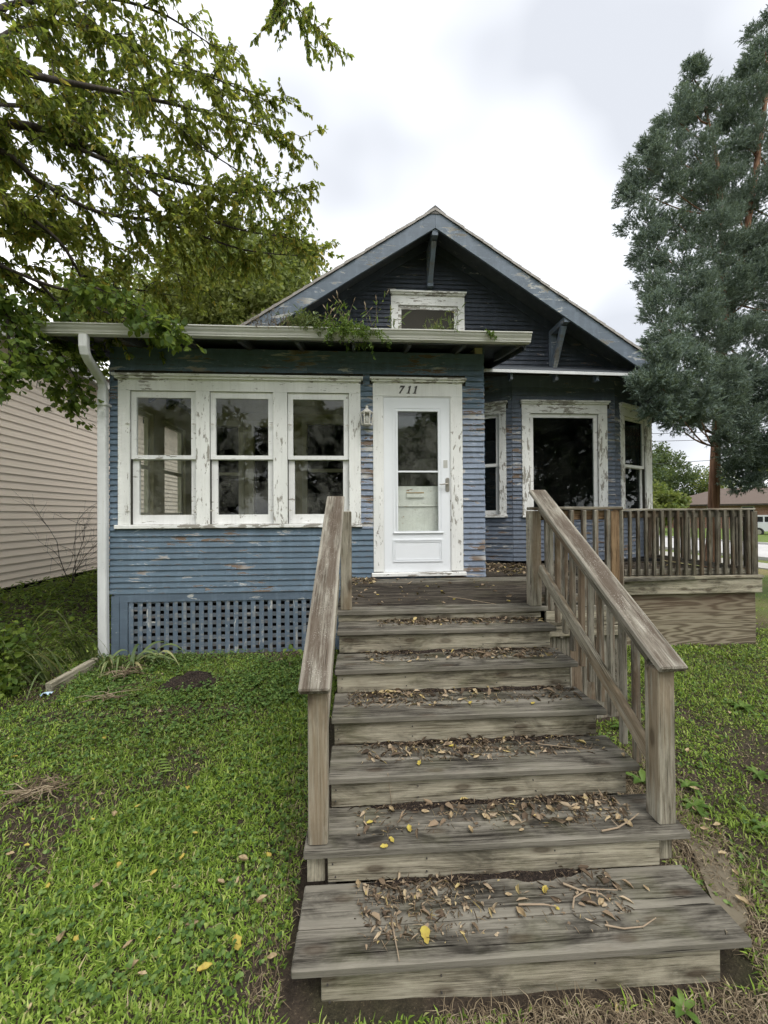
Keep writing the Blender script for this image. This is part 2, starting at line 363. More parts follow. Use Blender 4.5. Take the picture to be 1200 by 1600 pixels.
def m_concrete(name, col=(0.40, 0.385, 0.35), scale=1.5):
    s = NT(name); p = s.pos(); n = s.noise(p, scale, 6, 0.65); f = s.noise(p, 60, 3, 0.6)
    c = s.mix(n, tuple(x*0.75 for x in col), tuple(min(1, x*1.15) for x in col)); c = s.mix(s.m_('MULTIPLY', s.step(f, 0.55, 0.7), 0.35), c, tuple(x*0.5 for x in col))
    s.bump(f, 0.3, 0.004); return s.col(c, 0.9)
def m_bark(name, a, b_, sc=(14, 14, 1.6)):
    s = NT(name); v = s.obj(); n = s.noise(s.map(v, sc), 1.0, 5, 0.65, 0.4); s.bump(n, 0.8, 0.03)
    return s.col(s.mix(s.step(n, 0.35, 0.68), a, b_), 0.9)
def m_brick(name):
    s = NT(name); o_ = [s.n('ShaderNodeSeparateXYZ', {0: s.obj()}).outputs[i] for i in range(3)]; bv = s.n('ShaderNodeCombineXYZ', {0: s.m_('ADD', o_[0], o_[1]), 1: o_[2]}).outputs[0]
    b = s.n('ShaderNodeTexBrick', {'Vector': bv, 'Color1': (0.22, 0.095, 0.065, 1), 'Color2': (0.29, 0.14, 0.095, 1), 'Mortar': (0.36, 0.32, 0.28, 1), 'Scale': 4.2})
    return s.col(b.outputs['Color'], 0.9)

MAT = {}
MAT['blue'] = m_siding('faded_blue_paint', (0.118, 0.170, 0.220), 0.95)
MAT['blue_worn'] = m_siding('flaking_blue_paint', (0.205, 0.248, 0.318), 1.15)
MAT['blue_bay'] = m_siding('bay_blue_paint', (0.125, 0.152, 0.195), 0.9)
MAT['blue_dark'] = m_siding('slate_blue_paint', (0.046, 0.056, 0.074), 0.3)
MAT['blue_rake'] = m_siding('weathered_blue_fascia', (0.135, 0.168, 0.208), 0.8, wood=(0.20, 0.19, 0.17))
MAT['blue_trim'] = m_siding('blue_skirt_paint', (0.112, 0.152, 0.198), 0.6, wood=(0.45, 0.45, 0.42))
MAT['blue_lath'] = m_siding('shade_dulled_lath_paint', (0.105, 0.125, 0.145), 0.6)  # recessed horizontal slats: their weaker light is put into this darker colour
MAT['white'] = m_white('peeling_white_paint', 0.85)
MAT['white_bay'] = m_white('badly_peeling_white_paint', 1.25)
MAT['white_sill'] = m_white('bare_edged_white_paint', 1.3)
MAT['white_sash'] = m_white('white_sash_paint', 0.6, base=(0.80, 0.805, 0.79))
MAT['door'] = m_plain('clean_white_enamel', (0.76, 0.785, 0.805), 0.35, 0.03, 3)
MAT['door_old'] = m_white('old_door_paint', 0.42, base=(0.78, 0.78, 0.73), under=(0.30, 0.14, 0.06))
MAT['gutter'] = m_white('aged_gutter_enamel', 0.10, base=(0.52, 0.52, 0.475))
MAT['gutter_trim'] = m_white('sound_white_paint', 0.18, base=(0.77, 0.775, 0.745))
MAT['spout'] = m_white('aged_spout_enamel', 0.05, base=(0.64, 0.655, 0.65))
MAT['tread'] = m_wood('weathered_tread_wood', (0.172, 0.160, 0.132), (0.092, 0.084, 0.069), (0.030, 0.027, 0.022), 0.9, 0.22, edge=0.075)
MAT['riser'] = m_wood('weathered_riser_wood', (0.365, 0.335, 0.258), (0.235, 0.212, 0.158), (0.080, 0.070, 0.051), 0.72, 0.25, knots=0.8)
MAT['post'] = m_wood('weathered_post_wood', (0.36, 0.335, 0.270), (0.245, 0.222, 0.172), (0.11, 0.095, 0.070), 0.35, 0.08, tan=(0.23, 0.170, 0.108), knots=0.8)
MAT['post_grey'] = m_wood('silvered_post_wood', (0.27, 0.252, 0.208), (0.165, 0.150, 0.120), (0.060, 0.052, 0.040), 0.40, 0.12, tan=(0.15, 0.098, 0.06), knots=0.5)
MAT['guard'] = m_wood('dark_guard_wood', (0.165, 0.150, 0.118), (0.098, 0.087, 0.067), (0.036, 0.031, 0.024), 0.5, 0.2, tan=(0.10, 0.066, 0.04), knots=0.5)
MAT['post_orange'] = m_wood('orange_cedar_wood', (0.24, 0.165, 0.095), (0.155, 0.100, 0.058), (0.07, 0.045, 0.028), 0.35, 0.0, knots=0.5)
MAT['cap'] = m_wood('lichened_rail_wood', (0.29, 0.272, 0.228), (0.175, 0.160, 0.130), (0.07, 0.062, 0.049), 0.35, 0.05, lichen=0.7, edge=0.075)
MAT['deck'] = m_wood('mouldy_deck_wood', (0.080, 0.069, 0.055), (0.034, 0.029, 0.024), (0.013, 0.011, 0.009), 0.8, 0.10, knots=0.3)
MAT['ply'] = m_ply('weathered_plywood')
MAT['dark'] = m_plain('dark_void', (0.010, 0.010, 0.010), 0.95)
MAT['dim'] = m_plain('dim_interior_wall', (0.045, 0.042, 0.034), 0.9)
MAT['olive'] = m_plain('olive_panelling', (0.46, 0.42, 0.29), 0.6, 0.2, 3)
MAT['olive_lt'] = m_plain('cream_interior_trim', (0.55, 0.52, 0.40), 0.6, 0.1, 3)
MAT['porch_floor'] = m_plain('grey_porch_floor', (0.26, 0.25, 0.22), 0.6, 0.2, 3)
MAT['soffit'] = m_siding('dark_soffit_paint', (0.075, 0.085, 0.095), 0.3)  # even dark grey-blue for soffits, porch fascia and rafter tails
MAT['shingle'] = m_plain('grey_asphalt_shingle', (0.13, 0.125, 0.12), 0.95, 0.5, 40, 0.5)
MAT['shingle_edge'] = m_plain('pale_shingle_edge', (0.33, 0.31, 0.29), 0.95, 0.35, 25, 0.4)
MAT['shingle_brown'] = m_plain('brown_asphalt_shingle', (0.120, 0.092, 0.076), 0.95, 0.25, 6, 0.2)
MAT['beige'] = m_plain('beige_vinyl', (0.80, 0.695, 0.575), 0.5, 0.06, 1.2)
MAT['glass'] = m_glass('window_glass', dirt=0.12, refl=0.5)
MAT['glass_bay'] = m_glass('dusty_dark_glass', (0.62, 0.66, 0.64), dirt=0.02, refl=0.55)
MAT['metal'] = m_plain('brushed_door_metal', (0.45, 0.42, 0.38), 0.35, 0.1, 20, 0, 0.8)
MAT['number'] = m_plain('tarnished_black_metal', (0.06, 0.055, 0.05), 0.45, 0.2, 20)
MAT['lantern'] = m_white('chipped_lantern_enamel', 0.8, base=(0.62, 0.60, 0.54), under=(0.22, 0.12, 0.07))
MAT['brass'] = m_plain('dull_brass', (0.36, 0.23, 0.075), 0.4, 0.2, 20, 0, 0.7)
MAT['ground'] = m_ground()
MAT['concrete'] = m_concrete('weathered_concrete')
MAT['road'] = m_concrete('pale_street_concrete', (0.47, 0.46, 0.45), 0.4)
MAT['slab'] = m_concrete('mossy_old_concrete', (0.15, 0.128, 0.090), 3.0)
MAT['brick'] = m_brick('red_brown_brick')
MAT['bark'] = m_bark('grey_brown_bark', (0.022, 0.018, 0.015), (0.085, 0.070, 0.055))
MAT['bark_cedar'] = m_bark('red_cedar_bark', (0.085, 0.040, 0.024), (0.36, 0.205, 0.125), (16, 16, 0.9))
MAT['leaf_near'] = m_leaf('autumn_tinged_leaves', [(0.0, (0.055, 0.095, 0.022)), (0.40, (0.135, 0.195, 0.040)), (0.75, (0.24, 0.28, 0.055)), (0.92, (0.36, 0.32, 0.060)), (1.0, (0.48, 0.33, 0.05))], 0.6, patch=((0.24, 0.25, 0.045), 0.5), patch_scale=0.9)
MAT['leaf_maple'] = m_leaf('dark_green_leaves', [(0.0, (0.036, 0.072, 0.014)), (0.6, (0.090, 0.155, 0.028)), (1.0, (0.20, 0.27, 0.048))], 0.5)
MAT['leaf_bg'] = m_leaf('distant_green_leaves', [(0.0, (0.070, 0.110, 0.034)), (0.6, (0.13, 0.18, 0.050)), (1.0, (0.23, 0.26, 0.075))], 0.45, patch=((0.25, 0.25, 0.07), 0.4), patch_scale=0.4)
MAT['leaf_far'] = m_leaf('far_hazy_leaves', [(0.0, (0.035, 0.060, 0.030)), (0.6, (0.065, 0.10, 0.045)), (1.0, (0.11, 0.15, 0.065))], 0.3)
MAT['leaf_bright'] = m_leaf('pale_green_leaves', [(0.0, (0.09, 0.15, 0.03)), (1.0, (0.20, 0.28, 0.06))], 0.35)
MAT['cedar'] = m_leaf('cedar_sprays', [(0.0, (0.040, 0.066, 0.054)), (0.5, (0.105, 0.150, 0.128)), (0.85, (0.20, 0.265, 0.23)), (1.0, (0.33, 0.40, 0.35))], 0.22, 0.7, patch=((0.21, 0.27, 0.24), 0.6), patch_scale=1.9)
MAT['grass'] = m_leaf('mixed_lawn_blades', [(0.0, (0.060, 0.110, 0.018)), (0.35, (0.185, 0.295, 0.038)), (0.75, (0.335, 0.475, 0.075)), (0.94, (0.44, 0.52, 0.14)), (1.0, (0.52, 0.45, 0.25))], 0.35, 0.5, patch=((0.11, 0.165, 0.026), 0.5), patch_scale=0.8)
MAT['clover'] = m_leaf('clover_leaves', [(0.0, (0.040, 0.085, 0.020)), (0.6, (0.090, 0.165, 0.036)), (1.0, (0.19, 0.27, 0.075))], 0.25)
MAT['weed'] = m_leaf('weed_leaves', [(0.0, (0.06, 0.12, 0.02)), (0.6, (0.12, 0.20, 0.04)), (1.0, (0.22, 0.30, 0.07))], 0.3)
MAT['iris'] = m_leaf('iris_blades', [(0.0, (0.08, 0.12, 0.045)), (0.6, (0.17, 0.22, 0.085)), (0.9, (0.28, 0.31, 0.14)), (1.0, (0.38, 0.32, 0.16))], 0.25)
MAT['dead'] = m_leaf('dry_stems', [(0.0, (0.075, 0.055, 0.035)), (0.6, (0.19, 0.145, 0.09)), (1.0, (0.34, 0.28, 0.19))], 0.05, 0.9)
MAT['litter'] = m_leaf('brown_leaf_litter', [(0.0, (0.040, 0.028, 0.019)), (0.35, (0.11, 0.078, 0.052)), (0.65, (0.25, 0.185, 0.122)), (0.90, (0.42, 0.335, 0.23)), (1.0, (0.46, 0.36, 0.14))], 0.08, 0.9)
MAT['yellow'] = m_leaf('yellow_fallen_leaf', [(0.0, (0.42, 0.33, 0.055)), (1.0, (0.50, 0.42, 0.10))], 0.15, 0.6, patch=((0.32, 0.20, 0.06), 0.5), patch_scale=40)
MAT['tanleaf'] = m_leaf('tan_fallen_leaf', [(0.0, (0.36, 0.26, 0.14)), (1.0, (0.50, 0.41, 0.26))], 0.1, 0.8, patch=((0.16, 0.10, 0.055), 0.5), patch_scale=40)
def m_mould():
    s = NT('dark_leaf_mould'); p_ = s.pos(); a = s.noise(p_, 90, 5, 0.75); b = s.noise(s.map(p_, (60, 200, 60)), 1.0, 3, 0.7)
    c = s.ramp(a, [(0.35, (0.007, 0.005, 0.004)), (0.52, (0.024, 0.017, 0.013)), (0.68, (0.070, 0.050, 0.036))]); c = s.mix(s.step(b, 0.62, 0.68), c, (0.24, 0.18, 0.12))
    s.bump(a, 1.0, 0.012); return s.col(c, 0.95)
MAT['soil'] = m_mould()
MAT['twig'] = m_plain('dry_twig', (0.27, 0.21, 0.145), 0.9, 0.3, 30)
MAT['paper'] = m_plain('pale_blue_wrapper', (0.45, 0.58, 0.72), 0.5, 0.3, 30)
MAT['car'] = m_plain('silver_car_paint', (0.55, 0.56, 0.58), 0.3, 0.03, 3)
MAT['tyre'] = m_plain('black_rubber', (0.02, 0.02, 0.02), 0.8)
MAT['carglass'] = m_plain('dark_car_glass', (0.015, 0.017, 0.02), 0.1)
MAT['wire'] = m_plain('black_cable', (0.03, 0.03, 0.03), 0.7)

# ------------------------------------------------------------------ ground, road
def smooth(t): t = np.clip(t, 0, 1); return t*t*(3-2*t)
def hash_noise(x, y, s):
    return (np.sin(x*1.7*s+1.3)*np.cos(y*1.3*s+0.7)+np.sin(x*0.9*s-y*1.9*s+2.1)*0.7+np.sin(x*3.1*s+y*2.3*s)*0.35)/2.05
def gz(x, y):
    x = np.asarray(x, dtype=float); y = np.asarray(y, dtype=float)
    b = 0.285*smooth((y-1.55)/3.0)
    b = b+0.42*smooth((-x-3.6)/1.8)*smooth((y-4.4)/2.2)          # bank up to the neighbour's wall
    b = b-0.09*smooth((x-6)/8)
    near = np.clip(1.2-np.hypot(x-1, y-3)/14, 0, 1)
    return b+near*(0.022*hash_noise(x, y, 2.2)+0.010*hash_noise(x+5, y-3, 7.0))
gx = np.concatenate([-np.geomspace(900, 8, 26), np.arange(-7.5, 8.01, 0.11), np.geomspace(8.6, 900, 26)])
gy = np.concatenate([-np.geomspace(900, 1, 24), np.arange(-0.8, 9.01, 0.11), np.geomspace(9.6, 900, 26)])
GX, GY = np.meshgrid(gx, gy); GZ = gz(GX, GY)
nxg, nyg = len(gx), len(gy); ii = (np.arange(nyg-1)[:, None]*nxg+np.arange(nxg-1)[None, :]).ravel()
gr = mknp('ground', np.stack([GX.ravel(), GY.ravel(), GZ.ravel()], 1), np.stack([ii, ii+1, ii+1+nxg, ii+nxg], 1), MAT['ground'], smooth=True)
tag(gr, 'grassy front yard rising gently to the house', 'ground', kind='structure')
RZ = 0.20
m = MB()
for k in range(44):
    y0 = -30+k*2.4; m.box(12.6, 13.9, y0+0.008, y0+2.392, RZ-0.1, RZ+0.04)
tag(m.build('sidewalk', MAT['concrete']), 'pale concrete sidewalk beside the side street', 'sidewalk', kind='structure')
m = MB()
for k in range(22):
    y0 = -30+k*4.8; m.box(15.2, 18.78, y0+0.01, y0+4.79, RZ-0.2, RZ+0.012); m.box(18.8, 22.4, y0+0.01, y0+4.79, RZ-0.2, RZ+0.012)
m.box(15.02, 15.19, -30, 76, RZ-0.2, RZ+0.12); m.box(22.41, 22.58, -30, 76, RZ-0.2, RZ+0.12)
tag(m.build('side_street', MAT['road']), 'pale concrete side street with low kerbs', 'road', kind='structure')

# ------------------------------------------------------------------ house
HX = 1.12                                    # ridge line
house = thing('blue_house', 'weathered blue clapboard bungalow with peeling white trim and enclosed porch', 'house', (1.1, 8, 0.3))
NB = [0]
def board(parent, M, x0, x1, z, e, mat, mb=None, name='siding_board'):
    L = x1-x0; n = max(1, min(6, int(L/0.55))); rg = random
    tb = 0.021+rg.uniform(-0.002, 0.004); tt = 0.0035; h = e+0.012
    dz0 = rg.uniform(-0.002, 0.002); rot = rg.uniform(-0.0012, 0.0012)
    V = []
    for i in range(n+1):
        x = -L/2+L*i/n; dz = dz0+rot*x+(rg.uniform(-0.0022, 0.0022) if 0 < i < n else rg.uniform(-0.001, 0.001)); dy = rg.uniform(-0.0025, 0.0015)
        V += [(x, -tb+dy, dz), (x, -tt, h), (x, 0.0, h), (x, -0.003, dz+0.016)]
    F = [[0, 3, 2, 1], [n*4, n*4+1, n*4+2, n*4+3]]
    for i in range(n):
        a = i*4
        for k in range(4): F.append([a+k, a+(k+1) % 4, a+4+(k+1) % 4, a+4+k])
    T = M @ Matrix.Translation(((x0+x1)/2, 0, z))
    if mb is not None: mb.add([T @ Vector(p) for p in V], F); return
    NB[0] += 1
    return mk(name, V, F, mat, parent, T)
def siding(parent, M, x0, x1, z0, z1, blocks, mat, e=0.07, mb=None, xlim=None, end_jit=0.0):
    n = int(round((z1-z0)/e)); e = (z1-z0)/n
    for i in range(n):
        z = z0+i*e; zt = z+e; a0, a1 = (x0, x1) if xlim is None else xlim(zt)
        if a1-a0 < 0.05: continue
        cuts = sorted((bx0, bx1) for bx0, bx1, bz0, bz1 in blocks if bz0 < zt-0.25*e and bz1 > z+0.25*e)
        cur = a0; iv = []
        for c0, c1 in cuts:
            if c0 > cur: iv.append((cur, min(c0, a1)))
            cur = max(cur, c1)
        if cur < a1: iv.append((cur, a1))
        cut = []
        for p, q in iv:
            if q-p > 2.4 and random.random() < 0.6 and NB[0] < 296:
                jx = random.uniform(p+0.6, q-0.6); cut += [(p, jx), (jx+0.002, q)]
            else: cut.append((p, q))
        for p, q in cut:
            if q-p < 0.02: continue
            board(parent, M, p-(random.uniform(0, end_jit) if p == a0 else -0.001), q+(random.uniform(0, end_jit) if q == a1 else -0.001), z, e, mat(p, q, z) if callable(mat) else mat, mb)
def wall(name, parent, M, x0, x1, z0, z1, holes, mat, t=0.1):
    xs = sorted({x0, x1, *[h[0] for h in holes], *[h[1] for h in holes]}); zs = sorted({z0, z1, *[h[2] for h in holes], *[h[3] for h in holes]})
    m = MB()
    for xa, xb in zip(xs, xs[1:]):
        run = None
        for za, zb in zip(zs, zs[1:]):
            cx, cz = (xa+xb)/2, (za+zb)/2
            if any(h[0] < cx < h[1] and h[2] < cz < h[3] for h in holes) or not (x0 < cx < x1 and z0 < cz < z1):
                if run: m.box(xa, xb, 0.002, t, run[0], run[1]); run = None
                continue
            run = (run[0], zb) if run else (za, zb)
        if run: m.box(xa, xb, 0.002, t, run[0], run[1])
    return m.build(name, mat, parent, M)
MP = Matrix.Translation((0, 4.85, 0))        # porch front, local y points into the house
XL, XR = -3.01, 1.595
# --- porch front wall, boards and lattice skirt
holes = [(-2.78, -2.0, 1.86, 3.5), (-1.838, -1.067, 1.86, 3.5), (-0.895, -0.131, 1.86, 3.5), (0.298, 1.161, 1.25, 3.464)]
pw = wall('porch_wall', house, MP, XL+0.01, XR-0.01, 1.03, 4.02, holes, MAT['dim'])
blk = [(-2.915, 0.015, 1.86, 3.62), (-2.967, 0.048, 3.62, 3.69), (-2.945, 0.03, 1.815, 1.865), (0.172, 1.315, 1.24, 3.63), (0.133, 1.36, 3.63, 3.692), (0.145, 1.345, 1.188, 1.25)]
siding(pw, MP, XL, XR, 1.03, 4.02, blk, lambda p, q, z: MAT['blue_worn'] if (p > 0.0 and z < 3.3) else MAT['blue'], end_jit=0.012)
# porch sides (mostly out of sight) joined
MSL = Matrix.Translation((XL, 0, 0)) @ Matrix.Rotation(-math.pi/2, 4, 'Z')   # local x = -Y ... left wall
mb = MB()
ML = Matrix(((0, 1, 0, XL), (-1, 0, 0, 0), (0, 0, 1, 0), (0, 0, 0, 1)))      # local x -> -Y, local y -> +X
MR = Matrix(((0, -1, 0, XR), (1, 0, 0, 0), (0, 0, 1, 0), (0, 0, 0, 1)))      # local x -> +Y, local y -> -X
lh = [(-5.62, -5.15, 1.95, 3.40), (-6.62, -5.93, 1.95, 3.40)]
plw = wall('porch_wall', house, ML, -8.0, -4.86, 1.03, 4.2, lh, MAT['olive'])
siding(plw, ML, -8.0, -4.85, 1.03, 4.2, [(a-0.1, b+0.1, c-0.08, d+0.12) for a, b, c, d in lh], None, mb=mb)
prw = wall('porch_wall', house, MR, 4.86, 6.5, 1.03, 4.2, [], MAT['olive'])
siding(prw, MR, 4.85, 6.5, 1.10, 4.2, [], None, mb=mb)
tag(mb.build('siding', MAT['blue'], house), kind='stuff')
for a, b, c, d in lh:                         # side windows seen through the porch
    wnd = MB()
    for q in ((a-0.1, a, c-0.08, d+0.12), (b, b+0.1, c-0.08, d+0.12)): wnd.box(q[0], q[1], -0.03, 0.0, q[2], q[3])
    wnd.box(a, b, -0.03, 0.0, d, d+0.12); wnd.box(a, b, -0.05, 0.0, c-0.08, c)
    for q in ((a, a+0.05, c, d), (b-0.05, b, c, d), (a+0.05, b-0.05, c, c+0.07), (a+0.05, b-0.05, d-0.06, d), (a+0.05, b-0.05, 2.62, 2.67)): wnd.box(q[0], q[1], 0.02, 0.055, q[2], q[3])
    wo_ = wnd.build('window', MAT['olive_lt'], house, ML)
    B('pane', wo_, MAT['glass'], a+0.05, b-0.05, 0.035, 0.039, c+0.07, d-0.06, ML, 0.0005)
# inside of the porch
inn = MB(); inn.box(XL+0.12, XR-0.12, 4.97, 6.9, 1.10, 1.16)
inn.build('porch_floor', MAT['porch_floor'], house)
inn = MB(); inn.box(XL+0.1, XR-0.1, 4.97, 7.0, 3.78, 3.82)
inn.build('porch_ceiling', MAT['olive_lt'], house)
MI = Matrix.Translation((0, 6.9, 0))
bh = [(-2.62, -2.12, 1.9, 3.55), (-1.86, -1.30, 1.2, 3.55), (-0.93, 0.12, 1.98, 3.60)]
iw = wall('back_wall', house, MI, XL+0.1, XR-0.1, 1.16, 3.8, bh, MAT['olive'], 0.08)
for a, b, c, d in bh:
    f = MB()
    for q in ((a-0.09, a, c-0.05, d+0.09), (b, b+0.09, c-0.05, d+0.09), (a, b, d, d+0.09), (a, b, c-0.09, c)): f.box(q[0], q[1], -0.02, 0.0, q[2], q[3])
    f.build('trim', MAT['olive_lt'], iw, MI)
f = MB(); f.box(-2.62, -2.12, 0.02, 0.05, 2.68, 2.73); f.box(-0.93, 0.12, 0.02, 0.05, 2.74, 2.80); f.build('meeting_rail', MAT['olive_lt'], iw, MI)
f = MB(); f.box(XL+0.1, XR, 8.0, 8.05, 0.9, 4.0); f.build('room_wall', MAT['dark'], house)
# --- porch windows
def dh_window(parent, M, x0, x1, z0, z1, zmid, smat, gmat, fr=0.066, bot=0.115, top=0.078, deep=0.0):
    """double hung window filling the opening: outer sash above, inner sash below"""
    for nm, za, zb, ya, yb, bt, tp in (('upper_sash', zmid-0.02, z1, 0.006, 0.04, 0.048, top), ('lower_sash', z0, zmid+0.02, 0.042, 0.076, bot, 0.045)):
        f = fr if nm == 'upper_sash' else fr+0.012
        s = MB()
        s.box(x0+0.004, x0+f, ya+deep, yb+deep, za, zb); s.box(x1-f, x1-0.004, ya+deep, yb+deep, za, zb)
        s.box(x0+f, x1-f, ya+deep, yb+deep, za, za+bt); s.box(x0+f, x1-f, ya+deep, yb+deep, zb-tp, zb)
        so = s.build(nm, smat, parent, M)
        B('pane', parent, gmat, x0+f-0.006, x1-f+0.006, (ya+yb)/2-0.0015+deep, (ya+yb)/2+0.0015+deep, za+bt-0.006, zb-tp+0.006, M, 0.0004)
wc = MB()
wc.box(-2.915, 0.015, -0.022, 0.0, 3.5, 3.62)
tw = wc.build('window', MAT['white'], house, MP); tw['label'] = 'row of three double-hung windows in one peeling white casing'
for a, b in ((-2.915, -2.78), (-2.0, -1.838), (-1.067, -0.895), (-0.131, 0.015)): B('casing_board', tw, MAT['white'], a, b, -0.024, 0.001, 1.865, 3.498, MP, 0.002)
def crown(parent, M, x0, x1, z0, z1, mat, name='head_trim', out=0.055, tip=0.052):
    s = MB(); h = z1-z0
    def ring(ex, y): return ex, y
    lay = [(0.25, 0.018, 0.0), (0.62, 0.55, 0.30), (1.0, 1.0, 0.72)]
    zc = z0
    for fr, of, _ in lay:
        zn = z0+h*fr; e_ = tip*of; s.box(x0+tip-e_, x1-tip+e_, -0.022-out*of, 0.0, zc, zn); zc = zn
    # sloped cove between the layers
    return s.build(name, mat, parent, M)
crown(tw, MP, -2.967, 0.048, 3.621, 3.692, MAT['white_sill'])
B('sill', tw, MAT['white_sill'], -2.945, 0.03, -0.055, 0.05, 1.815, 1.863, MP, 0.006)
for a, b, *_ in holes[:3]: dh_window(tw, MP, a, b, 1.866, 3.498, 2.685, MAT['white_sash'], MAT['glass'])
hd = MB()
for x in (-2.80, -2.02, -1.80, -1.09, -0.86, -0.15):
    for z in (2.03, 3.09): hd.box(x-0.022, x+0.022, -0.034, -0.024, z-0.005, z+0.005); hd.box(x-0.004, x+0.004, -0.034, -0.024, z-0.014, z+0.014)
hd.build('screen_hook', MAT['lantern'], tw, MP)
# --- front door
df = MB(); df.box(0.172, 1.315, -0.022, 0.0, 3.47, 3.63); fr_ = df.build('door_frame', MAT['gutter_trim'], house, MP)
B('casing_board', fr_, MAT['white'], 0.172, 0.296, -0.024, 0.001, 1.25, 3.468, MP, 0.002); B('casing_board', fr_, MAT['white'], 1.163, 1.315, -0.024, 0.001, 1.25, 3.468, MP, 0.002)
crown(fr_, MP, 0.133, 1.36, 3.631, 3.694, MAT['white_sill'])
B('threshold', fr_, MAT['white_sill'], 0.145, 1.345, -0.06, 0.06, 1.190, 1.238, MP, 0.006)
jm = MB(); jm.box(0.297, 0.306, -0.015, 0.10, 1.24, 3.466); jm.box(1.153, 1.162, -0.015, 0.10, 1.24, 3.466); jm.box(0.307, 1.152, -0.015, 0.10, 3.458, 3.467); jm.build('jamb', MAT['white_sash'], fr_, MP)
dr = MB(); gx0, gx1, gz0, gz1 = 0.484, 0.999, 1.753, 3.279
for q in ((0.308, gx0, 1.242, 3.455), (gx1, 1.151, 1.242, 3.455), (gx0, gx1, 1.242, gz0), (gx0, gx1, gz1, 3.455)): dr.box(q[0], q[1], -0.008, 0.022, q[2], q[3])
sdoor = dr.build('storm_door', MAT['door'], house, MP); sdoor['label'] = 'clean white storm door with tall glass and lower raised panel'
def rectframe(name, parent, M, mat, x0, x1, z0, z1, wd, y0, y1):
    s = MB(); s.box(x0, x0+wd, y0, y1, z0, z1); s.box(x1-wd, x1, y0, y1, z0, z1); s.box(x0+wd, x1-wd, y0, y1, z0, z0+wd); s.box(x0+wd, x1-wd, y0, y1, z1-wd, z1); return s.build(name, mat, parent, M)
rectframe('glass_moulding', sdoor, MP, MAT['door'], gx0-0.062, gx1+0.062, gz0-0.02, gz1+0.062, 0.024, -0.014, -0.0075)
rectframe('glass_moulding', sdoor, MP, MAT['door'], gx0-0.022, gx1+0.022, gz0-0.016, gz1+0.022, 0.022, -0.020, -0.0085)
B('glass_sill', sdoor, MAT['door'], gx0-0.062, gx1+0.066, -0.026, -0.009, gz0-0.024, gz0-0.008, MP, 0.003)
B('glass_bar', sdoor, MAT['door'], gx0, gx1, -0.012, 0.012, 2.502, 2.524, MP, 0.003)
B('pane', sdoor, MAT['glass'], gx0-0.004, gx1+0.004, 0.003, 0.006, gz0-0.004, gz1+0.004, MP, 0.0005)
rectframe('raised_panel', sdoor, MP, MAT['door'], 0.417, 1.05, 1.369, 1.653, 0.016, -0.018, -0.0075)
rectframe('raised_panel', sdoor, MP, MAT['door'], 0.442, 1.025, 1.394, 1.628, 0.012, -0.013, -0.0075)
hn = MB(); hn.lathe([(0.0, -0.02), (0.012, -0.02), (0.012, 0.0)], 10, Matrix.Translation((1.118, -0.02, 2.35)) @ Matrix.Rotation(math.pi/2, 4, 'X'))
hn.prism([(1.093, 2.27), (1.106, 2.255), (1.13, 2.255), (1.143, 2.27), (1.143, 2.42), (1.13, 2.435), (1.106, 2.435), (1.093, 2.42)], -0.014, -0.008)
hn.tube([(1.118, -0.025, 2.35), (1.112, -0.05, 2.35), (1.07, -0.055, 2.352), (1.03, -0.055, 2.345), (1.005, -0.052, 2.352)], [0.010, 0.009, 0.008, 0.007, 0.006], 6)
hn.build('handle', MAT['metal'], sdoor, MP)
B('faded_sticker', sdoor, MAT['gutter'], 1.068, 1.122, -0.0095, -0.0082, 2.56, 2.66, MP, 0.0003)
# old inner door behind the glass
od = MB(); od.box(0.31, 1.15, 0.085, 0.12, 1.242, 2.07); od.box(0.31, 1.15, 0.085, 0.12, 2.082, 2.334); od.box(0.31, 0.42, 0.085, 0.12, 2.334, 3.45); od.box(1.04, 1.15, 0.085, 0.12, 2.334, 3.45); od.box(0.42, 1.04, 0.085, 0.12, 3.33, 3.45)
odo = od.build('inner_door', MAT['door_old'], house, MP); odo['label'] = 'old peeling panelled door behind the storm door glass'
B('pane', odo, MAT['glass_bay'], 0.41, 1.05, 0.1, 0.104, 2.33, 3.34, MP, 0.0005)
B('mail_slot', odo, MAT['door_old'], 0.60, 0.83, 0.066, 0.0845, 2.185, 2.235, MP, 0.006); B('mail_slot', odo, MAT['brass'], 0.60, 0.83, 0.074, 0.0848, 2.243, 2.255, MP, 0.002)
B('rail_moulding', odo, MAT['door_old'], 0.42, 1.04, 0.07, 0.0846, 2.072, 2.081, MP, 0.002)
# house number: slanted serif digits
def digit(poly, x, z, h):
    s = MB(); s.prism([(x+(px_+0.28*pz)*h, z+pz*h) for px_, pz in poly], -0.029, -0.0225)
    o = s.build('digit', MAT['number'], house, MP); return o
seven = [(0.00, 0.66), (0.06, 0.68), (0.13, 0.80), (0.40, 0.78), (0.10, 0.0), (0.34, 0.0), (0.38, 0.25), (0.66, 0.90), (0.66, 1.0), (0.04, 1.0)]
one = [(0.02, 0.0), (0.48, 0.0), (0.48, 0.06), (0.37, 0.09), (0.37, 1.0), (0.26, 1.0), (0.03, 0.84), (0.03, 0.76), (0.16, 0.81), (0.16, 0.09), (0.02, 0.06)]
for o_, x in ((seven, 0.490), (one, 0.594), (one, 0.675)): digit(o_, x, 3.503, 0.098)
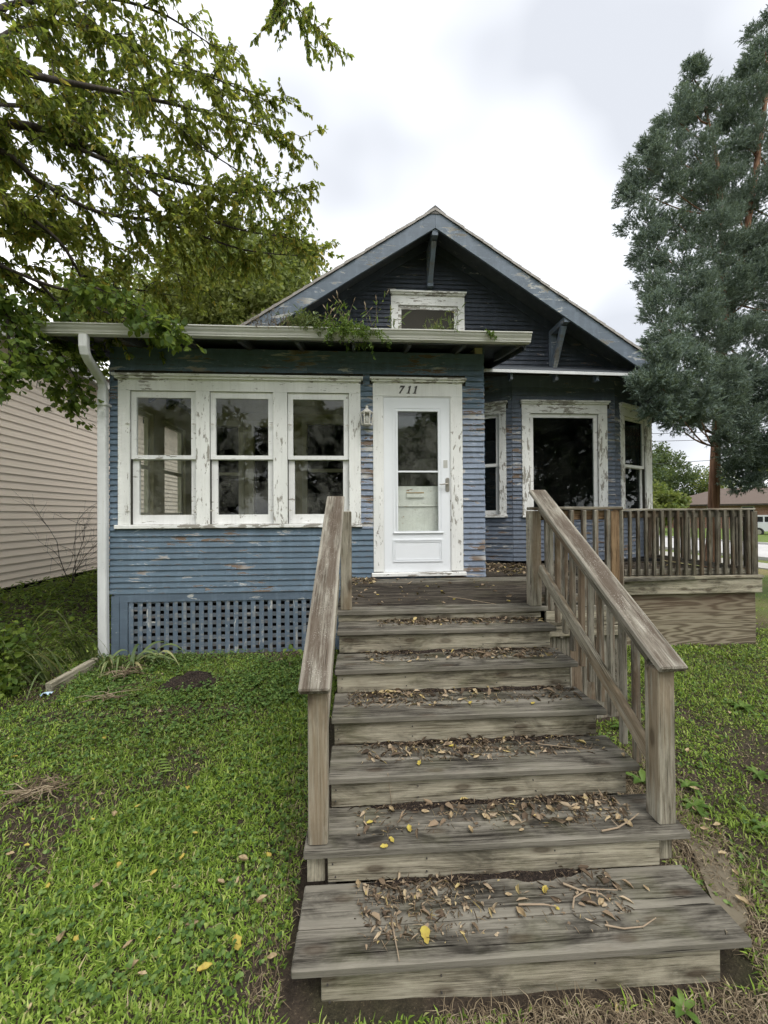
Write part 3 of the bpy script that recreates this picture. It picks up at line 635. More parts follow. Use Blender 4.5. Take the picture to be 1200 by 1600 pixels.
# --- lattice skirt
lt = MB(); lt.box(-2.96, 0.05, -0.012, 0.03, 0.925, 1.027); lt.box(-2.90, -2.81, -0.012, 0.03, 0.24, 0.924); lt.box(-2.995, -2.905, -0.018, 0.03, 0.24, 1.0)
lt.box(-2.81, 0.05, -0.006, 0.03, 0.20, 0.265)
lat = lt.build('lattice_panel', MAT['blue_trim'], house, MP)
x = -2.80
while x < -0.02:
    B('lattice_slat', lat, MAT['blue_trim'], x, x+0.055, -0.003, 0.005, 0.255, 0.935, MP @ Matrix.Translation((0, random.uniform(-0.002, 0.002), 0)), 0.001); x += 0.1035
z = 0.275
while z < 0.92:
    B('lattice_slat', lat, MAT['blue_lath'], -2.82, 0.05, 0.0085, 0.0165, z, z+0.049, MP, 0.001); z += 0.0895
dk = MB(); dk.box(XL+0.05, XR, 1.0, 1.05, 0.0, 1.03); dk.build('foundation', MAT['dark'], house, MP)
dk = MB(); dk.box(XL, XL+0.08, 4.87, 8.0, 0.1, 1.03); dk.build('foundation', MAT['blue_trim'], house)
# --- porch roof with eave, rafter tails, gutter and downspout
RX0, RX1 = -3.47, 1.98
def roofz(y): return 4.075+0.2*(y-4.42)
ps = MB(); ps.add([(RX0, 4.40, roofz(4.40)-0.045), (RX1, 4.40, roofz(4.40)-0.045), (RX1, 6.0, roofz(6.0)-0.045), (RX0, 6.0, roofz(6.0)-0.045),
                  (RX0, 4.40, roofz(4.40)-0.012), (RX1, 4.40, roofz(4.40)-0.012), (RX1, 6.0, roofz(6.0)-0.012), (RX0, 6.0, roofz(6.0)-0.012)],
                 [[0, 3, 2, 1], [4, 5, 6, 7], [0, 1, 5, 4], [1, 2, 6, 5], [2, 3, 7, 6], [3, 0, 4, 7]])
pr_ = ps.build('porch_roof', MAT['soffit'], house)
ps = MB()
for i in range(9):                             # lapped shingle courses
    ya = 4.39+i*0.18; yb = ya+0.20
    ps.add([(RX0-0.01, ya, roofz(ya)), (RX1+0.01, ya, roofz(ya)), (RX1+0.01, yb, roofz(yb)-0.008), (RX0-0.01, yb, roofz(yb)-0.008), (RX0-0.01, ya, roofz(ya)-0.011), (RX1+0.01, ya, roofz(ya)-0.011)], [[0, 1, 2, 3], [4, 5, 1, 0]])
ps.build('shingles', MAT['shingle'], pr_)
x = -3.30
while x < 1.9:
    plank('rafter_tail', house, MAT['soffit'], (x, 4.43, roofz(4.43)-0.095), (x, 5.2, roofz(5.2)-0.095), 0.045, 0.095); x += 0.648
for xx in (RX0+0.012, RX1-0.012): plank('rake_board', house, MAT['blue_dark'], (xx, 4.42, roofz(4.42)-0.10), (xx, 5.95, roofz(5.95)-0.10), 0.024, 0.135)
B('fascia', house, MAT['soffit'], RX0, RX1, 4.402, 4.422, 3.95, 4.02)
gp = [(0.0, 0.0), (-0.068, 0.0), (-0.074, 0.006), (-0.074, 0.022), (-0.080, 0.028), (-0.086, 0.055), (-0.104, 0.085), (-0.110, 0.112), (-0.122, 0.116), (-0.122, 0.132), (-0.114, 0.132), (-0.108, 0.119), (-0.101, 0.09), (-0.082, 0.06), (-0.072, 0.03), (-0.066, 0.006), (-0.002, 0.006), (-0.002, 0.12), (0.0, 0.12)]
g = MB(); n = len(gp); GX0, GX1 = -3.50, 2.0; NS = 14
for i in range(NS+1):
    x = GX0+(GX1-GX0)*i/NS; sag = -0.022*(1-i/NS)**2+0.006*math.sin(i*1.9)*0.4
    g.v += [(x, 4.402+a*0.88, 3.962+b*0.80+sag) for a, b in gp]
for i in range(NS):
    for k in range(n): g.f.append([i*n+k, i*n+(k+1) % n, (i+1)*n+(k+1) % n, (i+1)*n+k])
endp = [0, 1, 2, 3, 4, 5, 6, 7, 8, 9]
g.f.append(endp+[18]); g.f.append([NS*n+k for k in endp+[18]][::-1])
gut = g.build('gutter', MAT['gutter'], house)
ds = MB()
def rect_sweep(mb, pts, wx, wy):
    """rounded-rectangle pipe through pts (section keeps its x-axis level)"""
    pts = [Vector(p) for p in pts]; sec = []
    for a in range(12):
        t = 2*math.pi*(a+0.5)/12; c, s_ = math.cos(t), math.sin(t); sec.append((math.copysign(abs(c)**0.45, c)*wx/2, math.copysign(abs(s_)**0.45, s_)*wy/2))
    b = len(mb.v); n = len(sec)
    for i, p in enumerate(pts):
        d = (pts[min(i+1, len(pts)-1)]-pts[max(i-1, 0)]).normalized(); ax = Vector((1, 0, 0)); ax = (ax-d*ax.dot(d)).normalized(); ay = d.cross(ax)
        mb.v += [tuple(p+ax*u+ay*v_) for u, v_ in sec]
    for i in range(len(pts)-1):
        for k in range(n): mb.f.append([b+i*n+k, b+i*n+(k+1) % n, b+(i+1)*n+(k+1) % n, b+(i+1)*n+k])
    mb.f.append([b+k for k in range(n)][::-1]); mb.f.append([b+(len(pts)-1)*n+k for k in range(n)])
rect_sweep(ds, [(-2.99, 4.365, 3.945), (-2.99, 4.366, 3.82), (-2.993, 4.39, 3.755), (-3.005, 4.46, 3.705), (-3.03, 4.62, 3.635), (-3.047, 4.72, 3.595), (-3.055, 4.768, 3.55), (-3.058, 4.782, 3.49), (-3.058, 4.785, 3.42)], 0.092, 0.07)
rect_sweep(ds, [(-3.06, 4.785, 3.47), (-3.058, 4.785, 2.2), (-3.055, 4.785, 0.9), (-3.05, 4.785, 0.30)], 0.104, 0.08)
for z in (3.3,): ds.box(-3.125, -2.99, 4.735, 4.84, z-0.012, z+0.012)
dso = ds.build('downspout', MAT['spout'], house)
for p in dso.data.polygons: p.use_smooth = False
# --- main gable
RY, GY_, PZ, SL = 5.5, 6.0, 6.42, 0.645
def rz(x): return PZ-SL*abs(x-HX)
nn = 1/math.hypot(1, SL)
EX0, EX1 = -3.25, 5.34
gw = MB(); hwg = (PZ-0.12-4.21)/SL; gw.prism([(HX-hwg, 4.21), (HX+hwg, 4.21), (HX, PZ-0.12)], GY_+0.004, GY_+0.10)
gwo = gw.build('gable_wall', MAT['dim'], house)
MG = Matrix.Translation((0, GY_, 0))
def gl(zt):
    hw = (PZ-0.165-zt)/SL; return (max(HX-hw, -2.85), min(HX+hw, 5.1))
awb = [(0.508, 1.675, 4.5, 5.42), (0.49, 1.70, 5.41, 5.48)]
siding(gwo, MG, 0, 0, 4.30, 6.1, awb, MAT['blue_dark'], e=0.07, xlim=gl)
# attic window
aw = MB()
for q in ((0.508, 0.615, 4.5, 5.27), (1.57, 1.675, 4.5, 5.27), (0.508, 1.675, 5.27, 5.41)): aw.box(q[0], q[1], -0.025, 0.0, q[2], q[3])
awo = aw.build('window', MAT['white'], house, MG); awo['label'] = 'small attic window with peeling white frame in the gable'
crown(awo, MG, 0.49, 1.70, 5.411, 5.475, MAT['white_sill'])
rectframe('sash', awo, MG, MAT['white_sill'], 0.616, 1.569, 4.5, 5.268, 0.055, 0.0, 0.03)
B('sash_rail', awo, MAT['white_sash'], 0.672, 1.513, 0.006, 0.028, 5.105, 5.135, MG); 
B('pane', awo, MAT['glass_bay'], 0.672, 1.513, 0.014, 0.018, 4.55, 5.105, MG, 0.0005)
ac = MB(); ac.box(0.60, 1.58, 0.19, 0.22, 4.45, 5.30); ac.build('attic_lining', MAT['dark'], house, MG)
# roof planes
def roof_slab(mat, name, zo, th, y0, y1, parent, ex0, ex1):
    s = MB()
    for sg, ex in ((-1, ex0), (1, ex1)):
        a = (HX, PZ+zo); b = (ex, rz(ex)+zo)
        poly = [a, b, (b[0], b[1]-th), (a[0], a[1]-th)]
        if sg < 0: poly = poly[::-1]
        s.prism(poly[::-1], y0, y1)
    return s.build(name, mat, parent)
roof = roof_slab(MAT['soffit'], 'roof', -0.035, 0.05, RY+0.025, 16.0, house, EX0, EX1)
sh = MB()
for sg, ex in ((-1, EX0-0.03), (1, EX1+0.03)):
    N_ = 30
    for i in range(N_):
        t0 = i/N_; t1 = (i+1.12)/N_; xa = ex+(HX-ex)*t0; xb = ex+(HX-ex)*min(t1, 1.0)
        za, zb = rz(xa)+0.016, rz(xb)+0.004
        j = random.uniform(-0.006, 0.006)
        q = [(xa, RY-0.03+j, za), (xb, RY-0.03+j, zb), (xb, 16.03, zb), (xa, 16.03, za), (xa, RY-0.03+j, za-0.045), (xb, RY-0.03+j, zb-0.036), (xa, 16.03, za-0.04)]
        sh.add(q, [[0, 1, 2, 3], [0, 4, 5, 1], [0, 3, 6, 4]])
sh.build('shingles', MAT['shingle_edge'], roof)
cap_ = MB(); cap_.prism([(HX-0.16, rz(HX-0.16)+0.02), (HX+0.16, rz(HX+0.16)+0.02), (HX, PZ+0.045)], RY-0.02, 16); cap_.build('ridge_cap', MAT['shingle'], roof)
for sg, ex in ((-1, EX0), (1, EX1)):
    d = Vector((ex-HX, 0, rz(ex)-PZ)).normalized(); up = Vector((-d.z*sg, 0, d.x*sg)); off = -0.135
    a = Vector((HX+sg*0.002, RY+0.012, PZ-0.035)); b = Vector((ex, RY+0.012, rz(ex)-0.035))
    s = MB(); hgt = 0.205/nn
    poly = [(a.x, a.z), (b.x, b.z), (b.x, b.z-hgt), (a.x, a.z-hgt)]
    s.prism(poly if sg < 0 else poly[::-1], RY-0.010, RY+0.022)
    o = s.build('rake_board', MAT['blue_rake'], house)
    # frieze board against the gable wall
    s = MB(); poly = [(a.x, a.z-0.06), (b.x, b.z-0.06), (b.x, b.z-0.20), (a.x, a.z-0.20)]; s.prism(poly if sg < 0 else poly[::-1], GY_-0.022, GY_+0.003); s.build('frieze_board', MAT['blue_dark'], house)
    # roof boards seen from below between wall and rake
    for kx in (0.25, 0.5, 0.75):
        pass
def brace(x, zt, h, arm):
    m1 = MB(); m1.box(x-0.045, x+0.045, GY_-0.09, GY_-0.013, zt-h, zt-0.05); b_ = m1.build('brace', MAT['blue_rake'], house)
    plank('brace_arm', b_, MAT['blue_rake'], (x, GY_-0.013, zt), (x, GY_-arm-0.02, zt), 0.09, 0.09)
    plank('brace_strut', b_, MAT['blue_rake'], (x, GY_-0.06, zt-h+0.07), (x, GY_-arm+0.09, zt-0.05), 0.075, 0.08, up=(0, 0.5, 0.5))
brace(HX, rz(HX)-0.33, 0.55, 0.47); brace(3.10, rz(3.10)-0.275, 0.68, 0.47); brace(2*HX-3.10, rz(3.10)-0.275, 0.68, 0.47)
# --- bay under the gable
B0, B1, BY = 2.458, 4.18, 6.05; C27, S27 = math.cos(R(27)), math.sin(R(27))
MBF = Matrix.Translation((0, BY, 0))
MBR = Matrix(((C27, -S27, 0, B1), (S27, C27, 0, BY), (0, 0, 1, 0), (0, 0, 0, 1)))
LL = 0.955
MBL = Matrix(((C27, S27, 0, B0-C27*LL), (-S27, C27, 0, BY+S27*LL), (0, 0, 1, 0), (0, 0, 0, 1)))
RL = 1.20; BZ0, BZ1 = 1.215, 4.025
fx = (2.615, 4.047)
bfw = wall('bay_wall', house, MBF, B0, B1, BZ0, 4.2, [(2.75, 3.90, 1.96, 3.60)], MAT['dim'], 0.09)
siding(bfw, MBF, B0, B1, BZ0, BZ1, [(fx[0], fx[1], 1.91, 3.73), (2.59, 4.10, 3.725, 3.80)], MAT['blue_bay'])
brw = wall('bay_wall', house, MBR, 0, RL, BZ0, 4.2, [(0.27, 0.96, 1.96, 3.60)], MAT['dim'], 0.09)
siding(brw, MBR, 0.0, 1.10, BZ0, BZ1, [(0.154, 1.165, 1.91, 3.73), (0.13, 1.19, 3.725, 3.80)], MAT['blue_bay'])
blw = wall('bay_wall', house, MBL, 0, LL, BZ0, 4.2, [(LL-0.87, LL-0.20, 1.96, 3.60)], MAT['dim'], 0.09)
siding(blw, MBL, 0.02, LL, BZ0, BZ1, [(-0.1, LL-0.089, 1.91, 3.73), (-0.1, LL-0.06, 3.725, 3.80)], MAT['blue_bay'])
mb = MB(); MRW = Matrix(((0, -1, 0, B1+C27*RL), (1, 0, 0, 0), (0, 0, 1, 0), (0, 0, 0, 1))); ey = BY+S27*RL
siding(None, MBR, 1.166, RL, BZ0, BZ1, [], None, mb=mb); siding(None, MRW, ey, 15.8, 0.9, 3.75, [], None, mb=mb)
tag(mb.build('siding', MAT['blue_bay'], house), kind='stuff')
mw = MB(); mw.box(B1+C27*RL-0.1, B1+C27*RL-0.002, ey, 15.8, 0.2, 3.85); mw.box(XL+0.02, XL+0.12, 8.0, 15.8, 0.2, 3.85); mw.box(XL+0.02, B1+C27*RL, 15.7, 15.8, 0.2, 5); mw.box(XR-0.1, XR, 6.4, 10.5, 0.9, 4.2); mw.box(XR, 5.1, 10.4, 10.5, 0.9, 4.2)
mw.build('main_wall', MAT['blue_bay'], house)
rm = MB(); rm.box(XR, 5.1, 6.6, 10.4, 1.0, 1.05); rm.box(XR, 5.1, 6.2, 10.4, 4.02, 4.06); rm.build('room_lining', MAT['dim'], house)
bm = MB(); bm.box(B0-0.6, B1+0.9, BY+0.08, BY+0.3, 0.4, 1.20); bm.build('foundation', MAT['dark'], house)
# smooth frieze around the top of the bay, pent eave with white drip edge and rafter ends
fz = MB(); fz.box(B0-0.003, B1+0.003, -0.012, 0.0, BZ1, 4.22); fzo = fz.build('bay_frieze', MAT['blue_bay'], house, MBF)
fz = MB(); fz.box(0.0, RL, -0.012, 0.0, BZ1, 4.22); fz.build('frieze_board', MAT['blue_bay'], fzo, MBR)
fz = MB(); fz.box(0.0, LL, -0.012, 0.0, BZ1, 4.22); fz.build('frieze_board', MAT['blue_bay'], fzo, MBL)
def xq(x): return x
pe = MB(); X0p, X1p = 1.60, 4.56
pe.add([(X0p, 5.56, 4.095), (X1p, 5.56, 4.095), (5.0, 6.02, 4.23), (X0p, 6.02, 4.23), (X0p, 5.56, 4.115), (X1p, 5.56, 4.115), (5.0, 6.02, 4.36), (X0p, 6.02, 4.36)], [[0, 3, 2, 1], [4, 5, 6, 7], [0, 1, 5, 4], [1, 2, 6, 5], [2, 3, 7, 6], [3, 0, 4, 7]])
peo = pe.build('pent_eave', MAT['soffit'], house)
pe = MB(); pe.add([(X0p, 6.0, 4.225), (5.1, 6.0, 4.225), (5.25, 6.75, 4.225), (X0p, 6.75, 4.225)], [[0, 3, 2, 1]]); pe.build('soffit', MAT['soffit'], peo)
plank('drip_edge', peo, MAT['spout'], (X0p, 5.55, 4.098), (X1p, 5.55, 4.062), 0.012, 0.045, c=0.002)
for x_ in (2.28, 2.98, 3.62, 4.22): B('rafter_end', peo, MAT['blue_rake'], x_-0.022, x_+0.022, 5.60, 5.70, 3.985, 4.085, c=0.004)
# bay windows
def bay_window(M, x0, x1, hx0, hx1, double, label, cxl=0.03):
    c = MB(); zb, zt = 1.96, 3.60
    c.box(x0, x1, -0.026, 0.0, zt, 3.73)
    o = c.build('window', MAT['white_bay'], house, M); o['label'] = label
    B('casing_board', o, MAT['white_bay'], x0, hx0, -0.028, 0.001, zb, zt-0.002, M, 0.002); B('casing_board', o, MAT['white_bay'], hx1, x1, -0.028, 0.001, zb, zt-0.002, M, 0.002)
    crown(o, M, x0-cxl, x1+cxl, 3.731, 3.80, MAT['white_sill'], out=0.05, tip=0.03)
    B('sill', o, MAT['white_sill'], x0-0.015, x1+0.015, -0.06, 0.04, 1.912, 1.958, M, 0.006)
    if double:
        dh_window(o, M, hx0, hx1, zb, zt, 2.77, MAT['white_sash'], MAT['glass_bay'], 0.05, 0.07, 0.05)
    else:
        rectframe('sash', o, M, MAT['white_sash'], hx0+0.003, hx1-0.003, zb+0.002, zt-0.002, 0.062, 0.01, 0.05)
        B('pane', o, MAT['glass_bay'], hx0+0.06, hx1-0.06, 0.028, 0.032, zb+0.06, zt-0.06, M, 0.0005)
bay_window(MBF, fx[0], fx[1], 2.75, 3.90, False, 'large picture window in the bay with flaking white frame')
bay_window(MBR, 0.154, 1.165, 0.27, 0.96, True, 'tall narrow double-hung window on the angled bay side near the cedar')
bay_window(MBL, LL-0.98, LL-0.089, LL-0.87, LL-0.20, True, 'tall narrow double-hung window on the angled bay side next to the porch')

# ------------------------------------------------------------------ wall lantern
lan = thing('wall_lantern', 'small chipped cream porch lantern beside the door frame', 'lantern', (0.094, 4.83, 3.05))
l = MB(); LM = Matrix.Translation((0.094, 4.755, 0)); 
l.lathe([(0.052, 3.075), (0.070, 3.078), (0.072, 3.092), (0.055, 3.096)], 6, LM)
l.lathe([(0.080, 3.225), (0.082, 3.236), (0.050, 3.262), (0.020, 3.282), (0.014, 3.295), (0.018, 3.305), (0.010, 3.318), (0.004, 3.322)], 6, LM)
for k in range(6):
    t = 2*math.pi*k/6; l.tube([(0.094+0.062*math.cos(t), 4.755+0.062*math.sin(t), 3.09), (0.094+0.074*math.cos(t), 4.755+0.074*math.sin(t), 3.228)], 0.008, 5)
l.box(0.06, 0.128, 4.815, 4.838, 3.12, 3.22); l.build('cage', MAT['lantern'], lan)
l = MB(); l.lathe([(0.02, 3.10), (0.030, 3.13), (0.034, 3.16), (0.026, 3.19), (0.012, 3.20)], 10, LM); l.build('bulb', MAT['gutter'], lan, smooth=True)

# ------------------------------------------------------------------ wooden stairs
ZD = 1.165; T_ = 0.038
st = thing('wooden_stairs', 'weathered wooden front steps with sloping handrails and leaf litter', 'stairs', (0.7, 2.4, 0))
NOSE = [(1.53, 0.178, -0.28, 1.63), (1.855, 0.356, -0.28, 1.655), (2.105, 0.534, -0.185, 1.585), (2.38, 0.712, -0.185, 1.575), (2.69, 0.890, -0.185, 1.57), (2.975, 1.068, -0.185, 1.56)]
ynext = [n_[0] for n_ in NOSE[1:]]+[3.235]
for i, (y, z, x0, x1) in enumerate(NOSE):
    run = ynext[i]-y+0.03; w1 = 0.142 if i else 0.150; tilt = random.uniform(-0.004, 0.004)
    skew = 0.010 if i < 2 else 0.004
    plank('tread_board', st, MAT['tread'], (x0+random.uniform(0, 0.01), y+w1/2+skew, z-T_/2+tilt), (x1, y+w1/2-skew, z-T_/2-tilt), w1, T_, c=0.006)
    rest = run-w1-0.006
    plank('tread_board', st, MAT['tread'], (x0+0.004, y+w1+0.005+rest/2+skew, z-T_/2-0.001+tilt), (x1-random.uniform(0.005, 0.02), y+w1+0.005+rest/2-skew, z-T_/2-0.002-tilt), rest, T_, c=0.006)
    zb = (NOSE[i-1][1] if i else -0.015)+0.003
    rx0, rx1 = ((-0.165, 1.505) if i < 2 else (-0.165, 1.515))
    s_ = 0.012 if i < 2 else 0.005
    o = plank('riser_board', st, MAT['riser'], (rx0, y+0.040+s_, (zb+z-T_)/2-0.001), (rx1, y+0.040-s_, (zb+z-T_)/2-0.001), z-T_-zb-0.004, 0.036, up=(0, -1, 0), c=0.004)
    nl = MB()
    for xx in (rx0+0.03, rx0+0.48, (rx0+rx1)/2+0.3, rx1-0.025):
        for zz in (0.3, 0.75):
            c_ = Vector((xx+random.uniform(-.01, .01), y+0.0205, zb+(z-T_-zb)*zz)); nl.lathe([(0.0045, 0.0), (0.0045, 0.004)], 6, Matrix.Translation(c_) @ Matrix.Rotation(math.pi/2, 4, 'X'))
    nl.build('screw_head', MAT['number'], st)
# last low riser under the deck edge
plank('riser_board', st, MAT['riser'], (-0.185, 3.262, 1.097), (1.56, 3.258, 1.097), 0.056, 0.036, up=(0, -1, 0))
for xs in (-0.148, 0.66, 1.478):
    poly = [(1.60, -0.05)]
    for i, (y, z, *_r) in enumerate(NOSE):
        poly += [(y+0.06, (NOSE[i-1][1] if i else 0.0)-T_ if i else -0.05), (y+0.06, z-T_-0.002)]
    poly += [(3.28, NOSE[-1][1]-T_-0.002), (3.28, 0.72), (1.95, -0.05)]
    poly = poly[1:]
    s = MB(); Mx = Matrix(((0, -1, 0, xs+0.019), (1, 0, 0, 0), (0, 0, 1, 0), (0, 0, 0, 1)))
    s.prism(poly, 0, 0.038, Mx); s.build('stringer', MAT['post_grey'], st)
for xa, xb in ((-0.265, -0.18), (1.515, 1.60)):   # short blocks carrying the wide tread ends
    B('support_block', st, MAT['riser'], xa, xb, 1.90, 1.94, 0.18, 0.317); 
# handrails
SR = (2.045-1.135)/(3.25-1.93)
def stair_rail(xp, side, ztop0):
    post_x0, post_x1 = xp-0.047, xp+0.047
    B('post', st, MAT['post'], post_x0, post_x1, 1.895, 1.992, 0.357, ztop0-0.035, c=0.006)
    yb = 1.86; p0 = Vector((xp+side*0.012, yb, ztop0-0.02)); p1 = Vector((xp+side*0.012-side*0.02, 3.31, ztop0-0.02+SR*(3.31-yb)))
    plank('handrail', st, MAT['cap'], p0, p1, 0.150, 0.040, c=0.008)
    # upper and lower sloping rails and balusters fixed outside
    xo = xp+side*0.0
    nrm = Vector((0, -SR, 1)).normalized()
    a = Vector((xo, 1.99, ztop0+SR*(1.99-yb)-0.09)); b = Vector((xo-side*0.02, 3.23, ztop0+SR*(3.23-yb)-0.09))
    plank('rail', st, MAT['post_grey'], a, b, 0.036, 0.085, up=nrm)
    a2 = a+Vector((0, 0, -0.545)); b2 = b+Vector((0, 0, -0.545)); a2.y -= 0.0
    plank('lower_rail', st, MAT['post'], a2, b2, 0.040, 0.088, up=nrm, c=0.005)
    for k in range(11):
        y = 2.06+k*0.107; x = xp+side*(0.040)-side*0.02*(y-1.9)/1.3
        zt = ztop0+SR*(y-yb)-0.075; zb_ = max(zt-0.80-random.uniform(0, 0.05), float(gz(x, y))+0.02)
        plank('baluster', st, MAT['post_grey'], (x+random.uniform(-.003, .003), y, zb_), (x, y+random.uniform(-.004, .004), zt), 0.036, 0.036, up=(0, 1, 0))
stair_rail(-0.212, -1, 1.135); stair_rail(1.575, 1, 1.185)
B('post', st, MAT['post'], -0.165, -0.072, 3.238, 3.33, ZD+0.001, 1.995, c=0.006)

# ------------------------------------------------------------------ deck
dk = thing('wooden_deck', 'dark weathered deck in front of the door and bay with plywood skirt', 'deck', (2.5, 4.4, 0.3))
DYF, DYR = 3.225, 4.62; XD0, XD1 = 2.30, 3.30; XE = 5.12
def deck_right(y): return XE if y >= DYR else XD0+(XD1-XD0)*(y-DYF)/(DYR-DYF)
y = DYF; i = 0
while y < 6.5:
    w_ = 0.139; yc = y+w_/2
    x0 = -0.20 if yc < 4.83 else XR+0.02
    if 4.78 < yc < 4.86: yc_ = yc
    mat_ = MAT['tread'] if (yc > 4.55 and yc < 4.85) or i == 0 else MAT['deck']
    xr0, xr1 = deck_right(y), deck_right(y+w_)
    s = MB(); z1 = ZD+random.uniform(-0.002, 0.002)
    V = [(x0, y, z1), (xr0, y, z1), (xr1, y+w_, z1), (x0, y+w_, z1)]
    if y < 4.85 and y+w_ > 4.83: V = [(x0, y, z1), (xr0, y, z1), (xr1, 4.829, z1), (x0, 4.829, z1)]
    cxm = (x0+xr0)/2; ctr = Vector((cxm, yc, ZD-T_/2))
    top = [Vector(p)-ctr for p in V]
    VV = [(p.x, p.y+(0.005 if k < 2 else -0.005), p.z) for k, p in enumerate(top)]+[(p.x, p.y, p.z-0.006) for p in top]+[(p.x, p.y, p.z-T_) for p in top]
    F = [[0, 1, 2, 3], [11, 10, 9, 8]]
    for lv in (0, 4):
        for k in range(4): F.append([lv+k, lv+4+k, lv+4+(k+1) % 4, lv+(k+1) % 4])
    mk('deck_board', VV, F, mat_, dk, Matrix.Translation(ctr)); y += w_+0.0055; i += 1
# fascia boards, skirt
fm = Vector((XD0, DYF, 0)); fe = Vector((XD1, DYR, 0))
plank('fascia_board', dk, MAT['riser'], (1.60, DYF+0.018, 1.06), (XD0, DYF+0.018, 1.06), 0.13, 0.036, up=(0, -1, 0))
plank('fascia_board', dk, MAT['riser'], (1.60, DYF+0.019, 0.945), (XD0, DYF+0.019, 0.945), 0.085, 0.036, up=(0, -1, 0))
dd = (fe-fm).normalized(); nrm_d = Vector((dd.y, -dd.x, 0))
plank('fascia_board', dk, MAT['riser'], fm+Vector((0, 0, 1.01))-nrm_d*0.02, fe+Vector((0, 0, 1.01))-nrm_d*0.02, 0.225, 0.036, up=nrm_d)
B('trim_board', dk, MAT['riser'], XD1-0.03, XE+0.035, DYR-0.022, DYR+0.12, ZD-0.034, ZD+0.004, c=0.005)
plank('fascia_board', dk, MAT['riser'], (XD1-0.02, DYR+0.012, 1.036), (XE+0.025, DYR+0.012, 1.036), 0.185, 0.036, up=(0, -1, 0), c=0.005)
B('fascia_board', dk, MAT['post_grey'], XE-0.012, XE+0.024, DYR+0.032, 6.6, 0.945, ZD-0.04)
B('skirt_panel', dk, MAT['ply'], XD1-0.05, XE-0.02, DYR+0.045, DYR+0.058, 0.24, 0.942, c=0.002)
s = MB(); s.prism([(0, 0.22), (0, 0.90), ((fe-fm).length, 0.94), ((fe-fm).length, 0.22)][::-1], -0.012, 0.0, Matrix(((dd.x, nrm_d.x, 0, fm.x-nrm_d.x*0.06), (dd.y, nrm_d.y, 0, fm.y-nrm_d.y*0.06), (0, 0, 1, 0), (0, 0, 0, 1)))); s.build('skirt_panel', MAT['post_grey'], dk)
B('skirt_panel', dk, MAT['ply'], XE-0.05, XE-0.036, DYR+0.07, 6.6, 0.22, 0.94, c=0.002)
for px_ in (0.8, 1.64, 2.20): B('support_post', dk, MAT['post_grey'], px_-0.045, px_+0.045, DYF+0.06, DYF+0.15, 0.05, 0.90)
for k_ in range(6): B('skirt_board', dk, MAT['post_grey'], 1.60+k_*0.117, 1.712+k_*0.117, DYF+0.045, DYF+0.062, 0.14+0.02*(k_ % 2), 0.90, c=0.003)
# guard rails
def guard(p0, p1, n, mats, z0=ZD, out=0.0, lower=True, over=0.0):
    p0, p1 = Vector((*p0, 0)), Vector((*p1, 0)); d = (p1-p0).normalized(); nr = Vector((d.y, -d.x, 0))
    up = Vector((0, 0, 1)); zt = z0+0.835
    plank('rail_cap', dk, MAT['post_grey'], p0-d*over+up*(zt+0.012), p1+d*over+up*(zt+0.012), 0.095, 0.026, c=0.004)
    plank('rail', dk, mats[1], p0+up*(zt-0.047)-nr*0.0, p1+up*(zt-0.047), 0.034, 0.085)
    if lower: plank('lower_rail', dk, MAT['post_grey'], p0+up*(z0+0.055), p1+up*(z0+0.055), 0.034, 0.075)
    for k in range(n):
        q = p0+(p1-p0)*((k+0.5)/n)+nr*(0.0365+random.uniform(0, 0.003)); j = random.uniform(-0.006, 0.006)
        o = plank('baluster', dk, mats[0], q+up*(z0+out+random.uniform(0, 0.008))+d*j, q+up*(zt-0.004)-d*j*0.5, 0.036, 0.036, up=nr)
B('post', dk, MAT['post'], 1.472, 1.568, 3.236, 3.332, ZD+0.001, 1.992, c=0.006)
guard((1.57, 3.285), (2.225, 3.285), 6, (MAT['post_grey'], MAT['post_orange']), out=-0.28, over=0.09)
B('post', dk, MAT['post_orange'], 2.205, 2.285, 3.25, 3.33, ZD-0.2, 1.99, c=0.006)
pa, pb = (2.315, 3.345), (3.255, 4.655)
guard(pa, pb, 11, (MAT['post_grey'], MAT['post_orange']), out=-0.26)
B('post', dk, MAT['post_grey'], 3.25, 3.33, 4.655, 4.735, ZD-0.2, 1.985, c=0.006)
guard((3.335, 4.665), (5.02, 4.665), 16, (MAT['guard'], MAT['guard']), out=0.012, over=0.05)
B('post', dk, MAT['guard'], 5.025, 5.115, 4.632, 4.722, ZD+0.001, 1.985, c=0.006)
guard((5.08, 4.74), (5.08, 6.50), 14, (MAT['guard'], MAT['guard']), out=0.012)
B('post', dk, MAT['post_grey'], 5.03, 5.11, 6.40, 6.48, ZD+0.001, 1.97, c=0.006)

